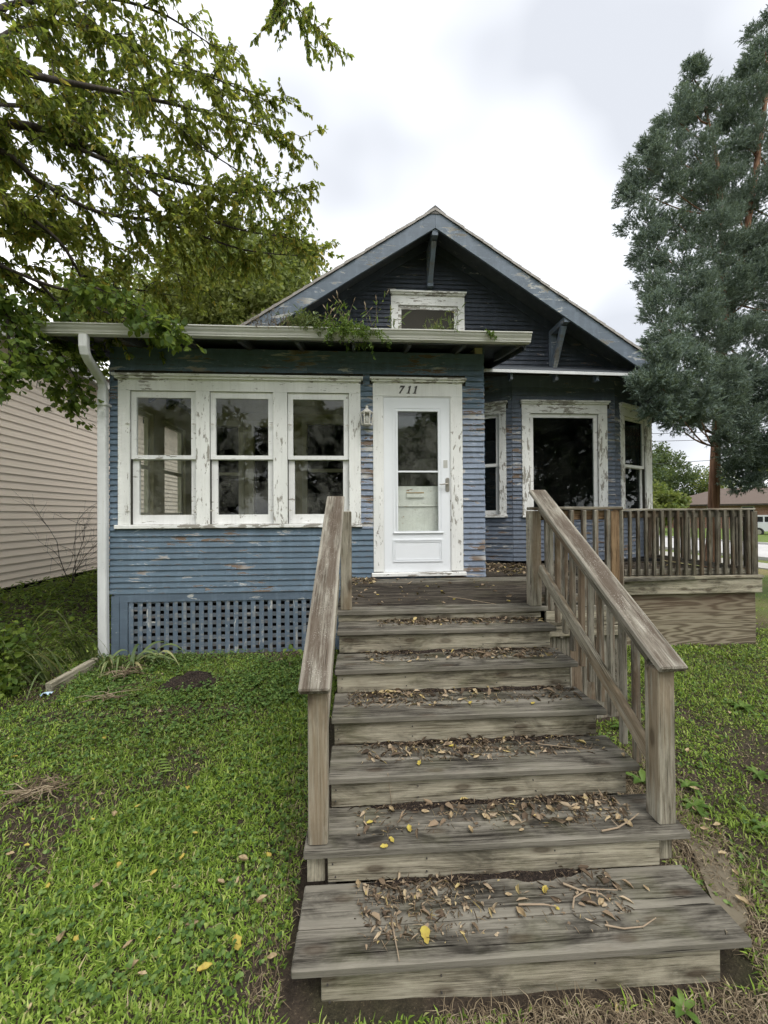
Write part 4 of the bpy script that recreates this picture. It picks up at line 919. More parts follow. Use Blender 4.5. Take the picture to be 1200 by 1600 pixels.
# ------------------------------------------------------------------ neighbour's house
nb = thing('neighbour_house', 'beige vinyl-sided house close on the far side of the downspout', 'house', (-6.5, 8, 0.6))
NX = -5.90; rot = R(1.2)
MN = Matrix.Translation((NX, 6.25, 0)) @ Matrix.Rotation(rot, 4, 'Z') @ Matrix(((0, -1, 0, 0), (1, 0, 0, 0), (0, 0, 1, 0), (0, 0, 0, 1)))
nw = wall('wall', nb, MN, -1.3, 11.0, 0.78, 4.95, [], MAT['beige'], 0.12)
e_ = 0.127; zz = 0.80
while zz < 4.9:
    jn = random.choice((1.2, 2.0, 3.1, 4.4, 5.2))
    for L0, L1 in ((-1.3, jn), (jn+0.0015, 11.0)):
        V = []; cx_ = (L0+L1)/2
        for x in (L0, L1): V += [(x-cx_, -0.020, 0.0), (x-cx_, -0.017, 0.016), (x-cx_, -0.004, e_+0.002), (x-cx_, 0.0, e_+0.002), (x-cx_, -0.004, 0.006)]
        F = [[0, 4, 3, 2, 1], [5, 6, 7, 8, 9]]+[[k, (k+1) % 5, (k+1) % 5+5, k+5] for k in range(5)]
        mk('siding_board', V, F, MAT['beige'], nw, MN @ Matrix.Translation((cx_, random.uniform(-.001, .001), zz)))
    zz += e_
f = MB(); f.box(-1.38, -1.29, -0.03, 0.05, 0.75, 4.9); f.build('corner_trim', MAT['gutter'], nb, MN)
f = MB(); f.box(-1.25, 11.0, 0.06, 0.2, 0.2, 0.78); f.build('foundation', MAT['dark'], nb, MN)  # near-black colour paints in the shadow below the siding
f = MB(); f.box(-1.6, 11.2, -0.36, -0.33, 4.82, 4.98); f.build('fascia', MAT['gutter'], nb, MN)
f = MB(); f.box(-1.6, 11.2, -0.33, 0.1, 4.92, 4.935); f.build('soffit', MAT['gutter'], nb, MN)
f = MB()
for k in range(16):
    u0_, u1_ = k*0.26, k*0.26+0.29
    ya, yb_ = -0.40+u0_, -0.40+u1_; za, zb_ = 4.995+u0_*0.55, 4.985+u1_*0.55
    f.add([(-1.65, ya, za), (11.2, ya, za), (11.2, yb_, zb_), (-1.65, yb_, zb_), (-1.65, ya, za-0.014), (11.2, ya, za-0.014)], [[0, 1, 2, 3], [4, 5, 1, 0]])
f.build('roof', MAT['shingle_brown'], nb, MN)
f = MB(); f.prism([(0.12, 0.4), (8.0, 0.4), (8.0, 4.9), (4.0, 7.0), (0.12, 4.9)], 0, 0.1, MN @ Matrix(((0, 1, 0, -1.3), (1, 0, 0, 0), (0, 0, 1, 0), (0, 0, 0, 1)))); f.build('end_wall', MAT['beige'], nb)

# ------------------------------------------------------------------ far brick building, parked car, cables
bb = thing('brick_building', 'low brick building with brown hip roof across the side street', 'building', (40, 38, 0.2))
bc = Vector((44.5, 40, 0)); MBB = Matrix.Translation(bc) @ Matrix.Rotation(R(-43), 4, 'Z')
f = MB(); f.box(-9, 11, 0, 12, 0.1, 3.0); f.build('wall', MAT['brick'], bb, MBB)
f = MB(); a, b_, c_, d_ = (-9.9, -0.9), (11.9, -0.9), (11.9, 12.9), (-9.9, 12.9)
f.add([(*a, 3.0), (*b_, 3.0), (*c_, 3.0), (*d_, 3.0), (-3.3, 6, 5.15), (5.3, 6, 5.15)], [[0, 1, 5, 4], [1, 2, 5], [2, 3, 4, 5], [3, 0, 4], [3, 2, 1, 0]]); rb = f.build('roof', MAT['shingle_brown'], bb, MBB)
f = MB(); f.box(-9.92, 11.92, -0.94, -0.9, 2.82, 3.02); f.box(-9.94, -9.9, -0.9, 12.9, 2.82, 3.02); f.build('fascia', MAT['bark'], bb, MBB)
for k in range(3): B('roof_vent', rb, MAT['bark'], -2.2+k*1.5, -1.95+k*1.5, 5.4, 5.6, 5.0, 5.22, MBB)
for k in range(6):
    x0 = -7.6+k*3.0; f = MB(); f.box(x0, x0+1.1, -0.03, 0.0, 1.55, 2.75); wn_ = f.build('window', MAT['gutter'], bb, MBB)
    B('pane', wn_, MAT['carglass'], x0+0.1, x0+1.0, -0.05, -0.031, 1.65, 2.65, MBB)
suv = thing('parked_suv', 'silver sport utility vehicle parked beyond the side street', 'car', (33, 29.5, 0.22))
MC = Matrix.Translation((34.2, 29.2, 0.05)) @ Matrix.Rotation(R(-40), 4, 'Z')
f = MB(); body = [(-2.3, 0.42), (2.25, 0.42), (2.38, 0.62), (2.32, 0.98), (1.15, 1.12), (-2.25, 1.14), (-2.38, 0.8)]; f.prism(body, -0.92, 0.92)
cabin = [(-2.2, 1.145), (1.1, 1.125), (0.35, 1.68), (0.1, 1.74), (-1.95, 1.74), (-2.1, 1.66)]; f.prism(cabin, -0.84, 0.84); bd = f.build('body', MAT['car'], suv, MC)
for sy in (-1, 1):
    for x0, x1, x2, x3 in ((-2.0, -1.15, -1.15, -1.9), (-1.05, -0.2, -0.2, -1.05), (-0.1, 0.85, 0.3, -0.1)):
        f = MB(); f.prism([(x0, 1.18), (x1, 1.18), (x2, 1.62), (x3, 1.62)], sy*0.845-0.006, sy*0.845+0.006); f.build('side_window', MAT['carglass'], bd, MC)
    for x0 in (-1.45, 1.45):
        f = MB(); f.lathe([(0.20, -0.11), (0.34, -0.11), (0.36, -0.08), (0.36, 0.08), (0.34, 0.11), (0.20, 0.11)], 20, Matrix.Translation((x0, sy*0.84, 0.36)) @ Matrix.Rotation(math.pi/2, 4, 'X')); wh = f.build('wheel', MAT['tyre'], suv, MC)
        f = MB(); f.lathe([(0.19, -0.125), (0.2, -0.1), (0.2, 0.1), (0.19, 0.125)], 14, Matrix.Translation((x0, sy*0.84, 0.36)) @ Matrix.Rotation(math.pi/2, 4, 'X')); f.build('rim', MAT['metal'], wh, MC)
    B('headlight', bd, MAT['gutter'], 2.30, 2.40, sy*0.72-0.16, sy*0.72+0.16, 0.74, 0.92, MC)
    B('tail_light', bd, MAT['brick'], -2.40, -2.33, sy*0.78-0.1, sy*0.78+0.1, 0.85, 1.12, MC)
for j, (pa_, pb_, sg, lb) in enumerate((((8, 30, 8.2), (60, 30, 10.5), 0.9, 'uppermost of the thin overhead cables beyond the side street'), ((8, 30, 7.6), (60, 30, 9.8), 0.9, 'middle one of the thin overhead cables beyond the side street'), ((8, 30, 5.2), (60, 30, 9.0), 0.8, 'lowest of the thin overhead cables beyond the side street'))):
    f = MB(); pts = []
    for k in range(13):
        t = k/12; p = Vector(pa_).lerp(Vector(pb_), t); p.z -= sg*4*t*(1-t)*0.5; pts.append(p)
    f.tube(pts, 0.022, 4); tag(f.build('overhead_cable', MAT['wire']), lb, 'cable', 'overhead cables')

# ------------------------------------------------------------------ foliage builders
def unit(a): return a/np.maximum(np.linalg.norm(a, axis=1, keepdims=True), 1e-9)
def leaf_arrays(P, D, L, W, rg, fold=0.18, curl=0.12):
    n = len(P); D = unit(D); U = rg.normal(size=(n, 3))*0.55+np.array([0, 0, 1.0]); S = unit(np.cross(D, U)); N = np.cross(S, D)
    L = np.broadcast_to(L, (n,))[:, None]; W = np.broadcast_to(W, (n,))[:, None]
    f = N*W*fold; c = -N*L*curl
    v = np.stack([P, P+D*L*0.30+S*W*0.5+f, P+D*L*0.68+S*W*0.38+f+c*0.4, P+D*L+c, P+D*L*0.68-S*W*0.38+f+c*0.4, P+D*L*0.30-S*W*0.5+f], 1)
    b = np.arange(n)[:, None]*6; F = np.concatenate([b+np.array([[0, 1, 2, 3]]), b+np.array([[0, 3, 4, 5]])])
    # each leaf is one island: shares base and tip
    return v.reshape(-1, 3), F
def rhomb_arrays(P, D, L, W, rg):
    n = len(P); D = unit(D); S = unit(np.cross(D, rg.normal(size=(n, 3)))); L = np.broadcast_to(L, (n,))[:, None]; W = np.broadcast_to(W, (n,))[:, None]
    v = np.stack([P, P+D*L*0.5+S*W*0.5, P+D*L, P+D*L*0.5-S*W*0.5], 1); b = np.arange(n)[:, None]*4
    return v.reshape(-1, 3), b+np.array([[0, 1, 2, 3]])
def tri_arrays(P, D, L, W, rg):
    n = len(P); D = unit(D); S = unit(np.cross(D, rg.normal(size=(n, 3)))); L = np.broadcast_to(L, (n,))[:, None]; W = np.broadcast_to(W, (n,))[:, None]
    v = np.stack([P-S*W*0.5, P+S*W*0.5, P+D*L], 1); b = np.arange(n)[:, None]*3
    return v.reshape(-1, 3), b+np.array([[0, 1, 2]])
def spline(pts, n):
    P = np.array(pts, dtype=float); m = len(P); out = []
    for i in range(m-1):
        p0, p1, p2, p3 = P[max(i-1, 0)], P[i], P[i+1], P[min(i+2, m-1)]
        for t in np.linspace(0, 1, n, endpoint=False): out.append(0.5*((2*p1)+(-p0+p2)*t+(2*p0-5*p1+4*p2-p3)*t*t+(-p0+3*p1-3*p2+p3)*t**3))
    out.append(P[-1]); return np.array(out)

# ------------------------------------------------------------------ overhanging tree at the left
def overhang_tree():
    rg = np.random.default_rng(21)
    base = np.array([-6.3, 2.6, float(gz(-6.3, 2.6))-0.05])
    t = thing('broadleaf_tree', 'large overhanging tree with yellowing leaves reaching across the porch roof', 'tree', base)
    wood = MB(); LP, LD = [], []
    fork = np.array([-6.0, 3.0, 4.2])
    tr = spline([base, base+[0.05, 0.1, 1.6], [-6.15, 2.9, 3.2], fork, [-5.9, 3.1, 6.5], [-5.8, 3.3, 9.5]], 5)
    wood.tube(tr, np.linspace(0.30, 0.08, len(tr)), 10)
    def P(px, py, Y): return np.array(un(px, py, Y))
    limbs = [  # measured from the photograph, each with its own distance
        ([fork, P(-120, 130, 3.6), P(0, 105, 3.9), P(70, 122, 4.1), P(190, 145, 4.4), P(300, 170, 4.7), P(420, 200, 5.0)], 0.055),
        ([fork, P(-140, 180, 3.7), P(0, 192, 4.1), P(80, 205, 4.3), P(150, 235, 4.5), P(250, 275, 4.8), P(360, 300, 5.1), P(450, 300, 5.3)], 0.060),
        ([P(60, 203, 4.25), P(140, 240, 4.4), P(190, 263, 4.5), P(280, 325, 4.8), P(380, 360, 5.2), P(465, 372, 5.5)], 0.028),
        ([fork, P(-120, 230, 3.7), P(0, 236, 4.0), P(60, 282, 4.2), P(150, 330, 4.5), P(260, 350, 4.9), P(380, 390, 5.4), P(470, 400, 5.8)], 0.040),
        ([fork, P(-110, 280, 3.6), P(0, 312, 4.0), P(85, 370, 4.3), P(120, 420, 4.5), P(150, 480, 4.7), P(210, 500, 4.75)], 0.032),
        ([P(-40, 90, 3.8), P(40, 40, 4.2), P(130, 40, 4.5), P(190, 75, 4.7), P(290, 105, 5.0), P(400, 150, 5.2)], 0.026),
        ([[-5.9, 3.1, 6.2], P(-90, 20, 4.0), P(30, 5, 4.4), P(150, -5, 4.7), P(250, 20, 5.0), P(330, 70, 5.2)], 0.038),
        ([[-5.85, 3.2, 7.5], P(60, -120, 4.4), P(220, -110, 4.6), P(350, -60, 4.7), P(430, -30, 4.6), P(475, 25, 4.6)], 0.035),
        ([fork, P(-130, 330, 3.7), P(-30, 390, 4.2), P(40, 440, 4.6), P(110, 470, 5.0), P(180, 450, 5.4), P(260, 460, 5.8)], 0.030),
        ([P(-60, 150, 3.8), P(30, 165, 4.6), P(120, 150, 5.2), P(230, 165, 5.6), P(330, 240, 5.8), P(430, 300, 6.0)], 0.024),
        ([P(-110, 280, 3.6), P(-10, 350, 4.6), P(70, 330, 5.2), P(170, 380, 5.5), P(280, 430, 5.7)], 0.024)]
    def twig(p, d, L, r0, lv):
        n = 5; pts = [p]; q = p.copy(); dd = d.copy()
        for i in range(n):
            dd = dd+rg.normal(size=3)*0.16+np.array([0, 0, -0.10 if lv else -0.03]); dd /= np.linalg.norm(dd); q = q+dd*L/n; pts.append(q.copy())
        wood.tube(pts, np.linspace(r0, 0.0022, n+1), 4, cap=False)
        pts = np.array(pts)
        if lv < 1:
            for k in range(int(L/0.10)+1):
                f = rg.uniform(0.25, 1.0)*n; i = min(int(f), n-1); a = pts[i]+(pts[i+1]-pts[i])*(f-i)
                nd = dd+rg.normal(size=3)*0.75+np.array([0, 0, -0.12]); twig(a, nd/np.linalg.norm(nd), rg.uniform(0.18, 0.42), 0.0042, lv+1)
        m_ = int(L/0.017)
        for k in range(m_):
            f = rg.uniform(0.15, 1.0)*n; i = min(int(f), n-1); a = pts[i]+(pts[i+1]-pts[i])*(f-i)
            LP.append(a); LD.append(dd*0.6+rg.normal(size=3)*0.55+np.array([0, 0, -0.65]))
    for li, (pts, r0) in enumerate(limbs):
        c = spline(pts, 6); wood.tube(c, np.linspace(r0, 0.006, len(c)), 7)
        seg = np.linalg.norm(np.diff(c, axis=0), axis=1); cum = np.concatenate([[0], np.cumsum(seg)]); tot = cum[-1]
        s_ = tot*(0.86 if li == 7 else 0.24)
        while s_ < tot:
            i = min(np.searchsorted(cum, s_)-1, len(seg)-1); f = (s_-cum[i])/seg[i]; a = c[i]+(c[i+1]-c[i])*f; d = (c[i+1]-c[i])/seg[i]
            nd = d*0.55+rg.normal(size=3)*np.array([0.6, 0.75, 0.55]); nd /= np.linalg.norm(nd)
            frac = s_/tot
            twig(a, nd, rg.uniform(0.40, 0.85)*(1.15-0.55*frac), 0.008, 0); s_ += rg.uniform(0.075, 0.14)
        twig(c[-1], (c[-1]-c[-2])/np.linalg.norm(c[-1]-c[-2]), 0.45, 0.006, 0)
    wood.build('trunk', MAT['bark'], t, smooth=True)
    LP, LD = np.array(LP), np.array(LD); n = len(LP)
    keep = rg.random(n) < min(1.0, 70000/n); LP, LD = LP[keep], LD[keep]; n = len(LP)
    L = rg.uniform(0.050, 0.092, n); V, F = leaf_arrays(LP, LD, L, L*rg.uniform(0.38, 0.52, n), rg)
    mknp('crown', V, F, MAT['leaf_near'], t)
    print('overhang leaves', n)
overhang_tree()

# low leafy boughs hanging in front of the neighbour's wall and over the gutter (a second, maple-like tree)
def bough_tree():
    rg = np.random.default_rng(33); base = np.array([-5.6, 3.6, float(gz(-5.6, 3.6))-0.05])
    t = thing('maple_tree', 'dark-leaved maple bough hanging before the beige wall and porch gutter', 'tree', base)
    wood = MB(); LP, LD = [], []; P = lambda px, py, Y: np.array(un(px, py, Y))
    top = np.array([-5.5, 3.7, 4.6]); tr = spline([base, [-5.55, 3.65, 2.2], top, [-5.2, 3.9, 5.2]], 5); wood.tube(tr, np.linspace(0.11, 0.035, len(tr)), 8)
    limbs = [[top, P(-60, 420, 3.9), P(10, 490, 4.1), P(40, 540, 4.3), P(75, 575, 4.4)], [[-5.4, 3.75, 4.7], P(-10, 470, 4.2), P(50, 500, 4.5), P(100, 560, 4.7), P(130, 615, 4.8)], [P(10, 490, 4.1), P(15, 560, 4.1), P(10, 600, 4.1)],
             [[-5.2, 3.9, 5.2], P(60, 440, 4.2), P(150, 450, 4.25), P(215, 478, 4.2), P(250, 505, 4.15), P(268, 528, 4.1)], [P(60, 440, 4.2), P(110, 500, 4.6), P(135, 560, 4.9)],
             [P(-10, 470, 4.2), P(40, 530, 4.7), P(95, 600, 5.1), P(110, 640, 5.2)]]
    for pts in limbs:
        c = spline(pts, 6); wood.tube(c, np.linspace(0.020, 0.004, len(c)), 5)
        m_ = len(c)
        for i in range(int(m_*0.35), m_):
            for k in range(3):
                d = rg.normal(size=3)*np.array([0.8, 0.5, 0.5])+np.array([0.15, 0, -0.25]); d /= np.linalg.norm(d); L = rg.uniform(0.10, 0.30); q = c[i]; pts2 = [q, q+d*L*0.5, q+d*L+np.array([0, 0, -0.05*L])]
                wood.tube(pts2, [0.004, 0.003, 0.0018], 4, cap=False)
                for j in range(int(5+L*28)):
                    f = rg.uniform(0.1, 1.05); LP.append(q+d*L*f+rg.normal(size=3)*0.035); LD.append(d*0.5+rg.normal(size=3)*0.5+np.array([0, 0, -0.6]))
    wood.build('trunk', MAT['bark'], t, smooth=True); LP, LD = np.array(LP), np.array(LD); n = len(LP)
    L = rg.uniform(0.05, 0.085, n); V, F = leaf_arrays(LP, LD, L, L*rg.uniform(0.65, 0.95, n), rg, 0.12); mknp('crown', V, F, MAT['leaf_maple'], t); print('bough', n)
bough_tree()

# ------------------------------------------------------------------ red cedar at the right
def cedar():
    rg = np.random.default_rng(5); base = np.array([7.55, 8.0, float(gz(7.55, 8.0))-0.05])
    t = thing('cedar_tree', 'tall dark red cedar with shaggy trunk leaning over the deck corner', 'tree', base)
    wood = MB(); P = lambda px, py, Y: np.array(un(px, py, Y))
    tr = spline([base, P(1113, 850, 8.0), P(1116, 760, 8.0), P(1119, 680, 8.0), P(1125, 560, 8.05), P(1130, 400, 8.1), P(1120, 250, 8.1), P(1090, 130, 8.1)], 5)
    rad = np.linspace(0.135, 0.015, len(tr)); rad[:3] *= [1.25, 1.12, 1.04]; wood.tube(tr, rad, 12)
    tr2 = spline([P(1125, 560, 8.05), P(1160, 400, 8.2), P(1190, 200, 8.3), P(1215, 0, 8.4), P(1230, -140, 8.4)], 5); wood.tube(tr2, np.linspace(0.085, 0.015, len(tr2)), 8)
    lumps = []
    L_ = lumps.append
    for px, py, Y, r in [(1081, 104, 8.0, .14), (1081, 122, 8.0, .28), (1080, 165, 8.0, .50), (1055, 185, 7.8, .45), (1105, 190, 8.2, .50), (1040, 235, 7.8, .50), (1085, 240, 8.0, .6), (1010, 262, 7.6, .42), (1130, 250, 8.3, .6), (1000, 300, 7.6, .45), (1050, 295, 7.7, .55), (1105, 310, 7.9, .6), (1150, 320, 8.2, .6),
                         (1005, 345, 7.6, .45), (1060, 350, 7.6, .5), (1022, 385, 7.5, .42), (1110, 380, 7.6, .55), (1155, 390, 7.9, .6), (1018, 425, 7.4, .30), (1070, 420, 7.4, .5), (1040, 455, 7.2, .45), (1095, 470, 7.2, .5), (1135, 455, 7.4, .55), (1024, 490, 6.6, .36), (1065, 505, 6.9, .5),
                         (1045, 530, 6.0, .36), (1100, 530, 7.0, .5), (1140, 530, 7.2, .5), (1030, 568, 5.15, .26), (1068, 572, 5.35, .34), (1108, 585, 5.8, .40), (1150, 590, 7.0, .5), (1008, 598, 5.0, .20), (1036, 608, 5.05, .28), (1075, 622, 5.3, .30), (1118, 638, 5.8, .30), (1030, 640, 5.0, .17), (1062, 650, 5.2, .20), (1095, 655, 5.5, .18), (1150, 650, 6.9, .45),
                         (1165, 700, 7.0, .42), (1175, 755, 7.2, .30), (1140, 690, 6.6, .26), (1085, 660, 5.9, .22), (1160, 660, 6.6, .4), (1195, 690, 7.0, .45), (1185, 650, 7.2, .5), (1190, 730, 7.4, .40), (1150, 735, 7.4, .25), (1175, 600, 7.2, .5), (1185, 530, 7.3, .6), (1180, 450, 7.6, .6), (1195, 380, 7.8, .7), (1190, 300, 8.1, .6), (1175, 230, 8.3, .6), (1165, 170, 8.3, .55), (1180, 120, 8.3, .5), (1195, 70, 8.3, .5), (1215, 20, 8.4, .6), (1150, 205, 8.3, .45),
                         (1250, 100, 8.5, .8), (1260, 220, 8.5, .9), (1260, 350, 8.4, .9), (1255, 480, 8.0, .9), (1250, 600, 7.8, .8), (1240, 690, 7.8, .6), (1130, 160, 8.3, .4), (1230, -60, 8.5, .6), (1230, -150, 8.5, .4),
                         (1140, 340, 8.7, .6), (1150, 470, 8.6, .6), (1210, 260, 8.9, .8), (1122, 430, 7.6, .40), (1128, 345, 7.7, .38), (1118, 285, 7.8, .34), (1170, 420, 7.6, .4), (1135, 610, 6.6, .3)]: L_((P(px, py, Y), r*0.84))
    trall = np.concatenate([tr[6:], tr2])
    PP, DD, LLn = [], [], []
    for c, r in lumps:
        # bough from the trunk a little below
        d2 = np.linalg.norm(trall-(c+np.array([0, 0, 0.35 if c[2] < 5.2 else -0.3])), axis=1); a = trall[np.argmin(d2)]
        mid = (a+c)/2+np.array([0, 0, -0.12]); wood.tube(spline([a, mid, c], 4), np.linspace(0.022, 0.006, 9), 5, cap=False)
        out = c-a; out = out/max(np.linalg.norm(out), 1e-6)
        subs = [(c, r*0.55)]
        for k in range(8):
            q = rg.normal(size=3); q[2] = q[2]*0.8+0.15; q /= np.linalg.norm(q); subs.append((c+q*r*rg.uniform(0.60, 1.0), r*rg.uniform(0.30, 0.46)))
        CT, AX = [], []
        for sc2, sr in subs:
            ns = int(44*(sr/0.15)**1.6)+12
            q = rg.normal(size=(ns, 3)); q = q/np.linalg.norm(q, axis=1, keepdims=True)*(rg.random((ns, 1))**0.35)*sr*0.9
            o2 = sc2-c; o2 = o2/max(np.linalg.norm(o2), 1e-6); CT.append(sc2+q); AX.append(unit(q/sr*0.9+out*0.3+o2*0.5+np.array([0, 0, 0.5])+rg.normal(size=(ns, 3))*0.2))
        ctr, ax = np.concatenate(CT), np.concatenate(AX); ns = len(ctr)
        nb_ = 17                                  # little pointed twiglets along each spray
        f = rg.random((ns, nb_)); Ls = rg.uniform(0.08, 0.17, (ns, 1, 1))
        pos = ctr[:, None, :]+ax[:, None, :]*Ls*f[:, :, None]; dirs = ax[:, None, :]*0.9+rg.normal(size=(ns, nb_, 3))*0.55
        PP.append(pos.reshape(-1, 3)); DD.append(dirs.reshape(-1, 3))
    wood.build('trunk', MAT['bark_cedar'], t, smooth=True)
    PP, DD = np.concatenate(PP), np.concatenate(DD); n = len(PP); V, F = tri_arrays(PP, DD, rg.uniform(0.030, 0.070, n), rg.uniform(0.010, 0.020, n), rg)
    mknp('crown', V, F, MAT['cedar'], t); print('cedar tris', n)
cedar()

# ------------------------------------------------------------------ other trees
def lump_tree(name, label, x, y, h, rx, ry, seed, nl, leaf, mat, z0=None, trunk=0.25, lo=0.30, clumps=70, group=None, top_skew=0.0, shape=1.0):
    rg = np.random.default_rng(seed); zb = float(gz(x, y)) if z0 is None else z0; base = np.array([x, y, zb-0.1])
    t = thing(name, label, 'tree', base, group)
    wood = MB(); tp = base+np.array([top_skew, 0, h*0.8]); tr = spline([base, base+np.array([0.1, 0, h*0.35]), tp], 5); wood.tube(tr, np.linspace(trunk, trunk*0.2, len(tr)), 8)
    cz = zb+h*(lo+1)/2; hz = h*(1-lo)/2; PP, DD = [], []
    for k in range(clumps):
        q = rg.normal(size=3); q /= np.linalg.norm(q); rr_ = rg.uniform(0.35, 1.0)**0.6
        wz = 1.0 if q[2] < 0 else shape
        c = np.array([x+top_skew*0.5, y, cz])+q*rr_*np.array([rx*0.88*wz, ry*0.88*wz, hz*0.9]); r_ = rg.uniform(0.12, 0.24)*max(rx, hz*0.6)
        i = int(np.clip((c[2]-r_-zb)/(h*0.8), 0.2, 0.95)*(len(tr)-1)); a = tr[i]
        if k % 2 == 0: wood.tube([a, (a+c)/2+np.array([0, 0, -0.2]), c], [trunk*0.28, trunk*0.16, 0.015], 5, cap=False)
        n_ = int(nl/clumps*rg.uniform(0.6, 1.4)); g = rg.normal(size=(n_, 3)); g = g/np.linalg.norm(g, axis=1, keepdims=True)*(rg.random((n_, 1))**0.45)*r_*np.array([1.1, 1.1, 0.8])
        PP.append(c+g); DD.append(g*0.5/r_+rg.normal(size=(n_, 3))*0.6+np.array([0, 0, -0.25]))
    wood.build('trunk', MAT['bark'], t, smooth=True); PP, DD = np.concatenate(PP), np.concatenate(DD); n = len(PP)
    L = rg.uniform(0.7, 1.3, n)*leaf; V, F = rhomb_arrays(PP, DD, L, L*0.6, rg); mknp('crown', V, F, mat, t)
    return t
lump_tree('broadleaf_tree', 'bright green tree rising behind the porch roof', -5.6, 20, 16.3, 5.6, 4.6, 3, 100000, 0.20, MAT['leaf_bg'], lo=0.2, clumps=300)
lump_tree('broadleaf_tree', 'full green tree behind the neighbour house', -14, 24, 16.5, 6.0, 4.5, 4, 40000, 0.22, MAT['leaf_bg'], lo=0.2, clumps=120)
lump_tree('broadleaf_tree', 'small treetop just showing above the sloping roof edge near the cedar', 11.3, 25, 12.4, 2.2, 2.2, 6, 7000, 0.17, MAT['leaf_bg'], lo=0.45, clumps=40)
far = [('dark tree mass standing behind the brick building beside the bay', 30, 44, 11.5, 6.0, 11, MAT['leaf_far'], 0.12), ('hazy tall tree behind the cedar trunk', 46, 60, 13.5, 7, 12, MAT['leaf_far'], 0.15),
       ('low round green tree just beside the bay corner', 28, 36, 5.4, 3.4, 13, MAT['leaf_bg'], 0.05), ('green tree behind the brick building roof', 62, 56, 11.0, 8, 14, MAT['leaf_bg'], 0.15), ('farthest pale tree above the brick building ridge', 56, 66, 11, 7, 15, MAT['leaf_far'], 0.1)]
for lb, x, y, h, r_, sd_, mt, lo in far: lump_tree('broadleaf_tree', lb, x, y, h, r_, r_, sd_, 12000, 0.36, mt, z0=0.2, lo=lo, clumps=90, group='trees across the side street')
lump_tree('broadleaf_tree', 'added unseen tree beyond the cedar, darkening the angled bay window reflection', 10.6, 6.0, 8.5, 2.6, 2.6, 71, 14000, 0.20, MAT['leaf_far'], lo=0.04, clumps=90)  # unseen tree added to darken what the angled bay window reflects
# trees across the front street, mirrored in the window glass
for i, (x, y, h, r_) in enumerate(((-13, -20, 11, 5.5), (-3.5, -23, 13, 6), (7, -21, 12, 5.5), (17, -24, 13, 6.5), (27, -22, 12, 6))):
    lump_tree('broadleaf_tree', ['shade tree mirrored in the porch windows', 'tall shade tree mirrored in the door glass', 'shade tree mirrored in the middle of the picture window', 'broad shade tree mirrored at the edge of the picture window', 'shade tree mirrored in the angled bay window'][i], x, y, h, r_, r_, 40+i, 14000, 0.50, MAT['leaf_far'], z0=-0.05, lo=0.03, clumps=110, group='trees across the front street')

# ------------------------------------------------------------------ what lies and grows on the ground
def hit(px, py):
    """where the line of sight through a pixel of the photograph meets a tread, the deck or the ground"""
    d = fw+rr*((px-600)/FPX)-uu*((py-800)/FPX)
    for i, (y, z, x0, x1) in enumerate(NOSE):
        t = (z-EYE)/d.z; x, yy = d.x*t, d.y*t
        if x0 < x < x1 and y < yy < ynext[i]+0.02: return Vector((x, yy, z))
    t = (ZD-EYE)/d.z; x, yy = d.x*t, d.y*t
    if -0.2 < x < deck_right(yy) and DYF < yy < 6.4 and (yy < 4.83 or x > XR): return Vector((x, yy, ZD))
    t = (0.1-EYE)/d.z
    for _ in range(25):
        x, yy = d.x*t, d.y*t; t = t*0.5+0.5*(float(gz(x, yy))-EYE)/d.z
    return Vector((d.x*t, d.y*t, float(gz(d.x*t, d.y*t))))
def free(x, y):
    """True where open ground can carry plants"""
    s_ = (x > -0.33) & (x < 1.69) & (y > 1.50) & (y < 3.4)
    d_ = (y > DYF) & (y < 6.6) & (x > -0.25) & (x < np.where(y < DYR, XD0+(XD1-XD0)*(y-DYF)/(DYR-DYF), XE))
    h_ = (y > 4.80) & (x > -3.16) & (x < 5.3)
    n_ = (x < -5.80+0.02*(y-6)) & (y > 4.9)
    return ~(s_ | d_ | h_ | n_)
def bare(x, y):
    """0 = thick turf, 1 = bare soil"""
    b = smooth((hash_noise(x+2, y, 1.5)+0.55*hash_noise(x, y+7, 4.1)-0.18)/0.55)*0.80
    b = np.maximum(b, smooth(1-np.abs(x-1.84)/0.20)*smooth((y-1.25)/0.25)*smooth((3.2-y)/0.5))           # trodden strip beside the stairs
    b = np.maximum(b, smooth((x-0.45)/0.25)*smooth((1.56-y)/0.12)*smooth((y-1.15)/0.2)*0.95)               # in front of the bottom step
    b = np.maximum(b, smooth(1-np.hypot((x-2.25)/0.45, (y-2.55)/0.35))*0.9)
    b = np.maximum(b, smooth(1-np.hypot((x+1.72)/0.36, (y-4.05)/0.30))*1.3)
    b = np.maximum(b, smooth(1-np.abs(y-3.55)/0.22)*smooth((-0.9-x)/0.3)*smooth((x+3.1)/0.4)*0.7)
    b = np.maximum(b, smooth((y-4.55)/0.2)*0.6*(x < -0.2))
    b = np.maximum(b, smooth((-0.28-x)/0.02)*smooth((x+0.42)/0.10)*smooth((y-1.4)/0.2)*0.45)
    return np.clip(b, 0, 1)
def scatter(n, x0, x1, y0, y1, rg, near=True):
    x = rg.uniform(x0, x1, n); y = rg.uniform(y0, y1, n); k = free(x, y); return x[k], y[k]
